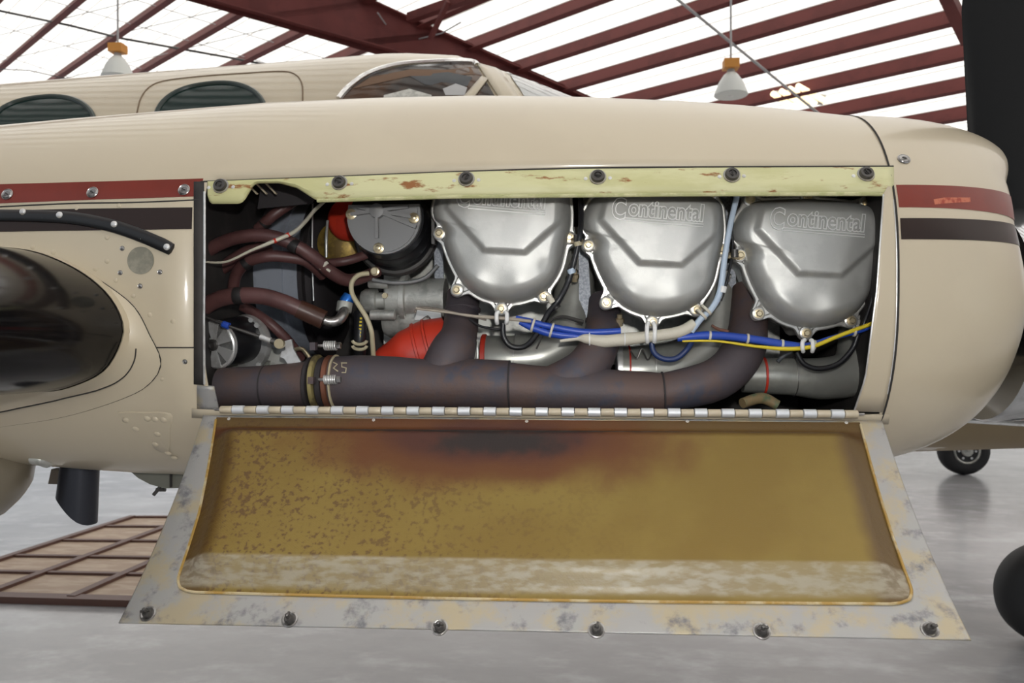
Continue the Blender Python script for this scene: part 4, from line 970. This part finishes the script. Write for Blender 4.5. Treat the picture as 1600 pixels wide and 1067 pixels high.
# ---- wiring
YW = 1.435
def wire(pts, m, name, lab, Y=YW, r=4, cat='wire'):
    return T([(p[0], p[1], p[2] if len(p) > 2 else Y, p[3] if len(p) > 3 else r) for p in pts], m, name, lab, cat, seg=10)
bl = wire([(806, 496, YW, 3.5), (832, 503, YW, 5), (860, 510, YW, 5), (915, 519, YW, 5.5), (970, 517, YW, 5)], 'blue', 'wire_loom', 'blue sleeved wire loom between the first and second valve covers')
wire([(812, 503, YW+.003, 4), (835, 513, YW+.003, 6), (865, 522, YW+.003, 6), (915, 527, YW+.003, 6)], 'blue', 'wire_sleeve', 'second strand of blue sleeve running just below the blue loom at left', cat='wire')
for x, y in ((833, 508), (862, 516)): band(x, y, YW, (1, 0, -.3), 12, 3.5, 'loom', bl, 'tie')
wl = wire([(875, 533, YW, 2.5), (900, 529, YW, 3.5), (917, 529, YW-.003, 8), (941, 533, YW-.003, 10), (977, 530, YW-.003, 10), (1012, 526, YW-.003, 9), (1060, 519, YW-.003, 9), (1085, 506, YW, 9)], 'loom', 'wire_wrap', 'thick cream braided wire wrap under the middle valve cover')
for x, y in ((976, 530), (921, 530)): band(x, y, YW-.003, (1, 0, 0), 10.5, 2, 'white', wl, 'tie')
b2 = wire([(1058, 529, YW, 5), (1078, 526, YW, 6.5), (1110, 524, YW, 7), (1145, 526, YW, 6.5), (1190, 532, YW, 6.5), (1225, 538, YW, 6.5), (1262, 540, YW, 5), (1300, 528, YW, 4), (1345, 516, YW, 4), (1368, 506, YW, 4)], 'blue', 'wire_loom', 'blue sleeved wire loom with yellow wire under the valve cover nearest the propeller')
for x, y in ((1109, 525), (1168, 529), (1222, 538), (1272, 539), (1335, 518)): band(x, y, YW, (1, 0, -.1), 8, 3.5, 'loom', b2, 'tie')
wire([(1066, 533, YW-.004, 1.6), (1120, 533, YW-.005, 1.8), (1180, 541, YW-.005, 2.4), (1230, 545, YW-.006, 3.4), (1270, 541, YW-.006, 3.4), (1310, 525, YW-.006, 3.2), (1364, 505, YW-.006, 3.2)], 'yellow', 'yellow_wire', 'bright yellow wire laced along the blue loom')
wire([(650, 482, 1.42, 2), (700, 488, 1.42, 2), (740, 494, 1.425, 2.5), (784, 497, 1.43, 3), (830, 502, 1.43, 2.6)], mat('grey_beige_cable', (.36, .31, .25), .5), 'earth_cable', 'thin beige cable running from the pump to the first clip')
wire([(648, 488, 1.43, 1.5), (656, 480, 1.43, 1.5), (690, 484, 1.43, 1.5), (760, 500, 1.43, 1.5)], mat('grey_brown_cable', (.2, .17, .14), .5), 'thin_wire', 'thin looped brown wire beside the pump bracket')
wire([(733, 498, 1.45, 2), (752, 510, 1.46, 2), (785, 515, 1.47, 2.3)], 'rubber', 'thin_wire', 'thin black wire dipping under the first clip')
for i, (x, y) in enumerate(((784, 496), (1017, 519), (1262, 540))):
    cpx = thing('cable_clip', P(x, y, YW-.012), ['white cable clip under the leftmost valve cover', 'white cable clip under the middle valve cover', 'white cable clip under the valve cover nearest the propeller'][i], 'cable clip', 'white cable clips under the valve covers')
    hh = (9, 15, 9)[i]
    for dx in (-8, 8) if i != 1 else (-6, 6):
        kk = sc(x, YW-.012); build('clip_loop', MB().tube([P(x+dx*.6, y-hh, YW-.008), P(x+dx, y-hh*.6, YW-.013), P(x+dx, y+hh*.5, YW-.014), P(x+dx*.9, y+hh, YW-.006)], 3.4*kk, 10), M['white'], cpx)
def clip_strap(): pass
# black loops
lp = wire([(786, 505, YW+.01, 4), (787, 526, YW+.01, 4.3), (799, 541, YW+.01, 4.5), (820, 541, YW+.01, 4.5), (838, 523, YW+.005, 4.5), (856, 490, YW, 4.5), (872, 470, YW-.005, 4.5), (888, 440, YW, 4.5), (898, 405, YW, 4.5), (906, 367, YW, 4.5), (908, 330, YW+.01, 4.2), (906, 300, YW+.02, 4.2)], 'rubber', 'spark_lead', 'black lead looping below and rising between the first and second valve covers', cat='cable')
band(903, 381, YW, (-.25, 0, 1), 6, 7, 'cream', lp, 'collar'); band(893, 424, YW, (-.4, 0, 1), 6, 8, 'palewire', lp, 'collar'); band(868, 478, YW, (-.6, 0, 1), 6.5, 10, 'hosedark', lp, 'collar'); band(860, 467, YW-.006, (-.6, 0, 1), 5, 14, 'loom', lp, 'pale_tag')
wire([(1018, 530, YW+.01, 4), (1021, 549, YW+.01, 4.5), (1035, 560, YW+.01, 4.5), (1056, 560, YW+.01, 4.5), (1074, 545, YW+.01, 4.5), (1085, 525, YW, 4.5)], mat('dark_blue_lead', (.02, .04, .13), .3), 'spark_lead', 'dark blue lead looping below the middle clip', cat='cable')
pw = wire([(1080, 518, YW-.002, 5), (1095, 498, YW-.006, 5), (1112, 482, YW-.006, 5), (1125, 455, YW, 5), (1132, 405, YW, 4.5), (1141, 352, YW, 4.5), (1153, 300, YW+.01, 4.5)], 'palewire', 'pale_lead', 'pale blue lead rising between the second and third valve covers', cat='cable')
for x, y in ((1096, 491), (1103, 484)): band(x, y, YW-.007, (1, 0, 1), 11, 4, 'loom', pw, 'tie')
band(1129, 452, YW, (.2, 0, 1), 6, 10, 'white', pw, 'collar')
wire([(1126, 470, YW+.02, 2.2), (1138, 430, YW+.02, 2.2), (1145, 380, YW+.03, 2.2), (1143, 300, YW+.03, 2.4)], 'rubber', 'thin_lead', 'thin black lead behind the pale blue lead', cat='cable')
wire([(1245, 550, YW+.01, 4), (1256, 568, YW+.01, 4.2), (1280, 576, YW+.01, 4.2), (1310, 568, YW+.01, 4.2), (1332, 545, YW+.01, 4.2), (1340, 525, YW+.01, 4.2), (1350, 505, YW+.01, 3), (1362, 470, YW, 2.6), (1370, 430, YW, 2.6), (1374, 380, YW+.01, 4), (1372, 320, YW+.01, 4)], 'rubber', 'spark_lead', 'black lead looping below the clip nearest the propeller and up the bay edge', cat='cable')
band(1371, 430, YW, (.1, 0, 1), 4, 9, 'palewire', bpy.data.objects['spark_lead.002'], 'collar')
for i, (x, y) in enumerate(((901, 375), (1147, 398))):
    t = thing('plug_connector', P(x, y, 1.47), ['small brass bracket linking the first and second valve covers', 'small brass bracket linking the second and third valve covers'][i], 'bracket')
    build('strap', MB().tube([P(x-9, y+1, 1.462), P(x+9, y+3, 1.462)], .006, 8, 1), M['brass'], t); build('collar', MB().lathe(P(x+1, y-2, 1.45), (0, 0, 1), [(-.007, .0065), (.007, .0065)], 12), M['darksteel'], t)
for i, (x, y, Y) in enumerate(((898, 440, 1.52), (895, 425, 1.50), (1127, 460, 1.52), (1340, 510, 1.50), (968, 509, 1.50), (1135, 440, 1.52))):
    lab = ['small brass fitting low between the first and second valve covers', 'upper brass fitting low between the first and second valve covers', 'small fitting low between the second and third valve covers', 'small brass fitting right of the third valve cover', 'round brass fitting above the cream wire wrap', 'upper small fitting between the second and third valve covers'][i]
    o = build('pipe_fitting', MB().lathe(P(x, y, Y), (0, -.3, 1), [(0, .006), (.006, .006), (.007, .0085), (.014, .0085), (.015, .005), (.022, .005)], 8), M['brass' if i % 2 == 0 else 'flange'], smooth=30); tag(o, lab, 'fitting', 'small fittings between the valve covers')
# fine springs/wires near second intake band
T([(985, 548, 1.50, 1.3), (995, 560, 1.50, 1.3), (1003, 545, 1.50, 1.3), (1012, 562, 1.50, 1.3), (1020, 548, 1.50, 1.3)], 'darksteel', 'safety_wire', 'zigzag safety wire over the second intake elbow', 'wire', seg=6)
T([(838, 545, 1.50, 1.4), (850, 520, 1.50, 1.4), (862, 500, 1.50, 1.4), (880, 495, 1.50, 2.5), (900, 500, 1.50, 3.2), (912, 503, 1.50, 3)], 'darksteel', 'sensor_lead', 'short sensor lead with a pale tip over the first intake elbow', 'wire', seg=8)
T([(1112, 508, 1.50, 2), (1125, 515, 1.50, 2.6), (1160, 522, 1.49, 1.8)], mat('copper_brown_lead', (.2, .09, .06), .4), 'probe_lead', 'copper brown probe lead on the third exhaust riser', 'wire', seg=8)
T([(1215, 565, 1.47, 3.5), (1225, 556, 1.47, 3.2), (1238, 550, 1.46, 2)], 'gmp', 'wire_end', 'loose dark wire end above the intake elbow nearest the propeller', 'wire', seg=8)

# ================================================================== PROPELLER
pr = thing('propeller', (.88, 1.72, 1.46), 'propeller with black blades and a polished metal spinner at the nose', 'propeller')
hubc = Vector((.83, 1.72, 1.455))
tag(build('spinner', MB().lathe(hubc, (1, 0, 0), [(-.012, .17), (-.010, .215), (.0, .22), (.08, .215), (.18, .185), (.28, .13), (.35, .07), (.38, .015)], 64), M['chrome'], pr), 'polished metal spinner')
blm = mat('matt_black_blade', (.006, .006, .006), .5, spec=.2)
def blade(ang, name):
    d = Vector((0, math.cos(ang), math.sin(ang))); q = d.cross(Vector((1, 0, 0))).normalized(); rows = []
    for r_, ch, tk, tw in ((.10, .055, .055, 20), (.18, .060, .05, 20), (.24, .12, .04, 15), (.34, .22, .03, 12), (.6, .26, .022, 8), (.9, .235, .015, 4), (1.08, .15, .01, 2), (1.12, .06, .006, 2)):
        a = math.radians(tw); cx = Vector((math.cos(a), 0, 0))+q*math.sin(a); ty = q*math.cos(a)-Vector((math.sin(a), 0, 0))
        o = hubc+Vector((.055, 0, 0))+d*r_
        rows.append([o+cx*(ch/2*math.cos(2*PI*k/24))+ty*(tk/2*math.sin(2*PI*k/24)) for k in range(24)])
    mb = MB().grid(rows, closed_u=True); mb.f.append(tuple(range(24))); mb.f.append(tuple(range(len(mb.v)-24, len(mb.v))))
    build(name, mb, blm, pr)
BA = PI/2+math.radians(5)
blade(BA, 'blade'); blade(BA+2*PI/3, 'blade'); blade(BA-2*PI/3, 'blade')
for ang in (BA+2*PI/3,):
    d = Vector((0, math.cos(ang), math.sin(ang))); build('blade_boot', MB().lathe(hubc+Vector((.075, 0, 0))+d*.13, d, [(0, .075), (.05, .072), (.07, .065), (.12, .06)], 28), blm, pr)
build('shaft', MB().lathe((.6, 1.72, 1.455), (1, 0, 0), [(0, .05), (.24, .05)], 20), M['darksteel'], pr)

# ================================================================== WING with deice boot, fairing
inner = smoothpl([(-200, 378), (-60, 380), (0, 385), (60, 394), (120, 420), (165, 455), (190, 495), (192, 530), (165, 578), (115, 604), (70, 612), (0, 605), (-60, 598), (-200, 590)], 6)
outer = smoothpl([(-200, 378), (-60, 384), (0, 388), (58, 396), (126, 421), (177, 452), (212, 482), (234, 523), (252, 565), (235, 598), (192, 622), (101, 650), (0, 666), (-60, 676), (-200, 700)], 6)
wing = thing('wing', P(0, 500, 1.2), 'wing with glossy black deicing boot joining the nacelle at left', 'wing')
NI = 64; inn = resample(inner, NI); otr = resample(outer, NI)
root = [sp(x, y, 0) for x, y in otr]
i1 = []; YR = 1.275
inw = [P(x, y, YR) for x, y in inn]
mids = [sp(lerp(a[0], b[0], .45), lerp(a[1], b[1], .45), .006) for a, b in zip(otr, inn)]
mids2 = [lerp(sp(lerp(a[0], b[0], .8), lerp(a[1], b[1], .8), .012), P(lerp(a[0], b[0], .8), lerp(a[1], b[1], .8), YR+.015), .5) for a, b in zip(otr, inn)]
rootl = [sp(x, y, .0025) for x, y in otr]
tag(build('root_fairing', MB().grid([root, rootl, mids, mids2, inw, [p+Vector((0, .03, 0)) for p in inw]]), M['beige'], wing, smooth=60), 'beige fillet fairing round the boot')
# boot and wing: section swept outboard (towards and past the viewer)
def wsec(Y, kz, dx):
    zc0 = 1.425; return [Vector((p.x+dx, Y, zc0+(p.z-zc0)*kz)) for p in inw]
secs = [wsec(YR, .995, -.002), wsec(1.15, .99, -.012), wsec(.95, .97, -.03), wsec(.6, .93, -.06), wsec(0, .86, -.12), wsec(-1.2, .72, -.24)]
tag(build('deice_boot', MB().grid(secs), M['boot'], wing, smooth=60), 'glossy black rubber leading edge boot')
bk = []
for s_ in secs:
    a, b = s_[0], s_[-1]; row = []
    for k in range(9): row.append(Vector((a.x-.9*k/8, a.y, a.z+(.02*math.sin(k/8*PI))-.10*k/8)))
    for k in range(8, -1, -1): row.append(Vector((b.x-.9*k/8, b.y, b.z+.06*k/8)))
    bk.append(row)
mbw = MB().grid(bk); tag(build('wing_skin', mbw, M['beige'], wing, smooth=60), 'beige wing skin behind the boot')
build('fairing_edge', line(outer[8:-8], .0011, .0012, 60), M['seam'], wing)
low = smoothpl([(217, 543), (214, 562), (200, 584), (167, 603), (90, 622), (0, 640), (-60, 650)], 5)
build('fairing_crease', MB().tube([lerp(sp(x, y, .014), P(x, y, YR+.012), .35) for x, y in low], .0012, 6, 1), M['seam'], wing)
# black strip with screws
stp = smoothpl([(-60, 336), (0, 337), (60, 338), (120, 342), (175, 353), (220, 368), (255, 383), (270, 391)], 5)
mb = MB(); rws = []
pts = [sp(x, y, .004) for x, y in stp]; wd = [interp([(0, .0105), (.85, .0115), (.97, .0105), (1, .005)], i/(len(pts)-1)) for i in range(len(pts))]
for i, p in enumerate(pts):
    t = (pts[min(i+1, len(pts)-1)]-pts[max(0, i-1)]).normalized(); n = nrmat(*stp[i]); s_ = t.cross(n).normalized()
    rws.append([p-s_*wd[i]-n*.004, p-s_*wd[i]*.95, p-s_*wd[i]*.5+n*.003, p+s_*wd[i]*.5+n*.003, p+s_*wd[i]*.95, p+s_*wd[i]-n*.004])
mb.grid(rws); mb.f.append(tuple(range(len(mb.v)-6, len(mb.v))))
bs = build('rub_strip', mb, mat('scuffed_black_strip', (.010, .010, .011), .3, c3=(.55, .55, .5), n3=180, lo3=.70, hi3=.74), nac, smooth=50); tag(bs, 'curved black rubber strip with screws')
for x, y in ((40, 333), (97, 338), (182, 352), (264, 387)):
    o = build('screw', MB().lathe(sp(x, y, .007), nrmat(x, y), [(0, .0058), (.0015, .0055), (.003, .004), (.0033, .001)], 14), M['alu'], nac)
# parts under the nacelle at left
gm = MB(); cxx = P(-60, 700, 1.5); rows = []
for k in range(17):
    t = k/16; z = lerp(P(0, 655, 1.4).z, P(0, 835, 1.4).z, t)
    xe = P(interp([(0, 8), (.12, 28), (.3, 44), (.5, 50), (.7, 44), (.85, 28), (1, 2)], t), 700, 1.55).x
    rows.append([Vector((xe-.14+.14*math.cos(a), 1.52+.14*math.sin(a), z)) for a in [2*PI*i/32 for i in range(32)]])
gm.grid(rows, closed_u=True); gm.f.append(tuple(range(32))); gm.f.append(tuple(range(len(gm.v)-32, len(gm.v))))
o = build('gear_fairing', gm, mat('shaded_beige_gear_fairing', (.22, .185, .13), .35, coat=.3), smooth=60); tag(o, 'rounded beige fairing bulging below the wing at the far left', 'fairing')  # beige darkened in the colour for the shade below the wing
# scoop tube
c_ = P(127, 725, 1.62); k = sc(127, 1.62); n_s = 24; ra = []; rb_ = []
for i in range(n_s):
    a = 2*PI*i/n_s; x = math.cos(a)*27*k; y = math.sin(a)*27*k
    ra.append(c_+Vector((x, y, .03))); zb = lerp(775, 818, sstep((math.cos(a)+1)/2)); rb_.append(Vector((c_.x+x*.95-.010+.006*math.cos(a), c_.y+y, P(127, zb, 1.62).z)))
rc = [p+(Vector((c_.x, c_.y, p.z))-p)*.12 for p in rb_]; rdn = [Vector((c_.x+(p.x-c_.x)*.8, c_.y+(p.y-c_.y)*.8, c_.z+.02)) for p in ra]
o = build('overboard_exhaust_stub', MB().grid([ra, rb_, rc, rdn], closed_u=True), mat('blue_black_pipe', (.03, .032, .042), .4, .4), smooth=60); tag(o, 'dark slant-cut exhaust stub pipe hanging below the nacelle', 'exhaust pipe')
o = build('vent_tab', MB().prism([P(x, y, 1.62) for x, y in ((80, 733), (106, 733), (102, 757), (75, 756))], (0, .02, 0)), mat('brown_grey_tab', (.12, .10, .08), .5), smooth=0); tag(o, 'small brown-grey rectangular tab below the nacelle left of the exhaust stub', 'tab')
dm = thing('belly_scoop', P(250, 742, 1.6), 'shallow grey scoop with a drain cock below the nacelle beside the door frame', 'scoop')
build('scoop', MB().prism([P(x, y, 1.60) for x, y in ((203, 736), (300, 738), (300, 762), (258, 763), (235, 757), (216, 747))], (0, .06, 0)), mat('grey_green_scoop', (.16, .16, .13), .5), dm, smooth=0)
build('drain_cock', MB().tube([P(252, 758, 1.61), P(246, 766, 1.61), P(240, 773, 1.61)], .004, 8, 1).lathe(P(250, 765, 1.61), (1, 0, 0), [(-.008, .004), (.012, .004)], 8), M['darksteel'], dm)
build('scoop_joint', MB().box(P(267, 750, 1.595), (.004, .004, .03)), M['seam'], dm, smooth=0)
o = build('hinge_fitting', MB().tube([P(52, 716, 1.48), P(64, 718, 1.48), P(74, 722, 1.5)], .012, 10), M['casting']); tag(o, 'grey hinge fitting between the fairing and the nacelle underside', 'hinge')

# ================================================================== FUSELAGE
fus = thing('fuselage', (0, 3.55, .95), 'beige aircraft cabin fuselage with oval dark windows behind the nacelle', 'fuselage')
mbf = MB(); rws = [[FUS.pt(X, 2*PI*k/72) for k in range(72)] for X in [-6.5+i*.1 for i in range(108)]]
for k, sc_ in enumerate((.97, .9, .75, .5, .2)):
    rws.append([Vector((4.3+k*.16, lerp(3.55, p.y, sc_), lerp(1.55, p.z, sc_))) for p in rws[107]])
mbf.grid(rws, closed_u=True); mbf.f.append(tuple(range(72))); mbf.f.append(tuple(range(len(mbf.v)-72, len(mbf.v))))
fb = build('shell', mbf, M['beige'], fus, smooth=60)
# cockpit opening cut through the near skin, interior pocket behind
ckout = smoothpl([(530, 156), (545, 139), (575, 118), (620, 104), (680, 99), (736, 99), (750, 113), (776, 156)], 5)+[(776, 190), (530, 190)]
def cutter(outl, dpt, B=FB):
    mbc = MB(); n = len(outl); a = [sp(x, y, .15, B) for x, y in outl]; b = [sp(x, y, .0, B)+ray(x, y).normalized()*dpt for x, y in outl]
    mbc.add(a+b, [tuple(range(n)), tuple(range(2*n-1, n-1, -1))]+[(i, i+n, (i+1) % n+n, (i+1) % n) for i in range(n)]); return mbc
def poly_patch(outl, off, B, rings=6, inset=0):
    cx = sum(p[0] for p in outl)/len(outl); cy = sum(p[1] for p in outl)/len(outl); mb = MB(); rows = []
    for k in range(rings): f = 1-k/rings; rows.append([sp(cx+(x-cx)*f, cy+(y-cy)*f, off, B) for x, y in outl])
    mb.grid(rows, closed_u=True); b = len(mb.v); n = len(outl); mb.v.append(sp(cx, cy, off, B)); mb.f += [(b-n+i, b-n+(i+1) % n, b) for i in range(n)]; return mb
def ell(cx, cy, rx, ry, tilt=-.12, n=48, pw=2.3):
    out = []
    for i in range(n):
        a = 2*PI*i/n; x = rx*math.copysign(abs(math.cos(a))**(2/pw), math.cos(a)); y = ry*math.copysign(abs(math.sin(a))**(2/pw), math.sin(a))
        out.append((cx+x*math.cos(tilt)-y*math.sin(tilt), cy+x*math.sin(tilt)+y*math.cos(tilt)))
    return out
for (cx, cy, rx, ry) in ((66, 205, 84, 52), (330, 186, 86, 54)):
    e_ = ell(cx, cy, rx, ry)
    wn = build('cabin_window', poly_patch(e_, .004, FB), M['glass'], fus, smooth=60)
    build('window_rim', MB().tube([sp(x, y, .004, FB) for x, y in e_+[e_[0]]], .010, 8, 1), mat('dark_green_rim', (.02, .035, .03), .3), wn)
cw = build('cockpit_window', poly_patch(ckout, .003, FB), mat('smoky_cockpit_glass', (.04, .032, .028), .1, spec=.25, c2=(.09, .05, .03), nscale=4), fus, smooth=60); tag(cw, 'side cockpit window with chrome rim')
build('window_rim', MB().tube([sp(x, y, .006, FB) for x, y in ckout[:-9]], .012, 8, 1), M['chrometrim'], cw)
# headliner, sun visor and seat tops glimpsed inside (thin raised shapes just behind the glass plane)
for nm_, pl, m_ in (('headliner', [(552, 140), (580, 122), (640, 110), (735, 106), (742, 118), (640, 116), (585, 132)], 'seatbrown'), ('sun_visor', [(640, 120), (700, 114), (738, 122), (730, 136), (665, 134)], 'gmp'), ('headset', [(692, 140), (712, 132), (730, 138), (726, 150), (696, 150)], 'galv'), ('seat_top', [(600, 150), (640, 140), (675, 150), (670, 158), (600, 158)], 'casting')):
    build(nm_, poly_patch(pl, .0045, FB, 3), M[m_], cw, smooth=60)
build('window_post', patch([(742, 96), (775, 104)], [(786, 165), (818, 165)], 4, 6, .010, FB), M['beige'], fus, thick=.008)
build('vent_window_bar', patch([(752, 122), (762, 126)], [(722, 156), (736, 160)], 3, 6, .010, FB), M['beige'], fus, thick=.006)
ws = smoothpl([(790, 108), (830, 120), (870, 136), (915, 165), (835, 165), (812, 140), (790, 108)], 4)[:-1]
wsg = build('windshield', poly_patch(ws, .004, FB), mat('windshield_glass', (.45, .46, .45), .05, spec=.9, c2=(.2, .2, .2), nscale=3), fus, smooth=60); tag(wsg, 'pale reflecting windshield')
# door outline
build('door_seam', line(smoothpl([(214, 178), (222, 150), (245, 130), (300, 121), (380, 115), (440, 112), (462, 117), (472, 132), (473, 158)], 4), .003, .001, 50, FB), mat('brown_panel_gap', (.2, .14, .09), .8), fus)
# grey metal lower band and belly shade painted on near the nose
build('lower_band', patch([(1440, 560), (1700, 560)], [(1440, 652), (1700, 668)], 20, 8, .004, FB), M['greyband'], fus)
build('band_edge', line([(1440, 652), (1600, 662), (1700, 668)], .008, .004, 20, FB), M['alu'], fus)
build('belly_shade', patch([(1300, 655), (1440, 655), (1700, 670)], [(1300, 705), (1440, 704), (1700, 696)], 24, 6, .003, FB), M['shaded_belly'], fus)  # darker patch stands in for shade on the belly
build('rivet', MB().lathe(sp(1566, 617, .004, FB), nrmat(1566, 617, FB), [(0, .012), (.004, .010), (.005, .003)], 14), M['darksteel'], fus)
# ------------------------------------------------------------------ wheels
def wheel(name, c_, R, wdt, lab, strut_top, red=False, hubm='casting'):
    t = thing(name, (c_.x, c_.y, 0), lab, 'wheel')
    build('tyre', MB().lathe(c_-Vector((0, wdt/2, 0)), (0, 1, 0), [(.01, R*.55), (0, R*.62), (0, R*.78), (wdt*.12, R*.93), (wdt*.3, R*.99), (wdt*.5, R), (wdt*.7, R*.99), (wdt*.88, R*.93), (wdt, R*.78), (wdt, R*.62), (wdt-.01, R*.55)], 56), M['tyre'], t)
    build('wheel_hub', MB().lathe(c_-Vector((0, wdt/2, 0)), (0, -1, 0), [(-.03, R*.56), (-.01, R*.54), (.0, R*.5), (-.015, R*.42), (-.02, R*.25), (.01, R*.2), (.02, R*.12)], 40), M[hubm], t)
    for i in range(6):
        a = i*PI/3; build('hub_bolt', MB().lathe(c_+Vector((math.cos(a)*R*.33, -wdt/2+.016, math.sin(a)*R*.33)), (0, -1, 0), [(0, .012), (.012, .012)], 8), M['alu'], t)
    build('axle_fork', MB().tube([c_+Vector((0, -wdt/2-.03, 0)), c_+Vector((-.02, -wdt/2-.035, R*.7)), c_+Vector((-.02, -.02, R*1.2))], .025, 12), M['casting'], t)
    build('strut', MB().tube([c_+Vector((-.02, 0, R*1.15)), Vector((c_.x-.02, c_.y, strut_top))], .035, 14, 1), M['alu'], t)
    return t
q = fh(1640, 1006); q = CP+(q-CP); nw = wheel('nose_wheel', Vector((q.x, q.y, .235)), .235, .17, 'black nose wheel cut by the right edge of the picture', 1.0)
build('red_towing_mark', MB().box((q.x-.1, q.y-.13, .62), (.04, .02, .12)), M['redduct'], nw)
q = fh(1505, 741); R_ = 38*(q-CP).dot(FW)/F
wheel('main_wheel', Vector((q.x, q.y, R_)), R_, .2, 'small distant wheel with bright hub under the far fuselage', 1.5)
o = build('parked_wing', MB().box((q.x, q.y+.3, 1.56), (1.4, 5.0, .14)), M['beige'], smooth=0); tag(o, 'underside of a parked aircraft wing beyond the fuselage, above the small wheel', 'wing')
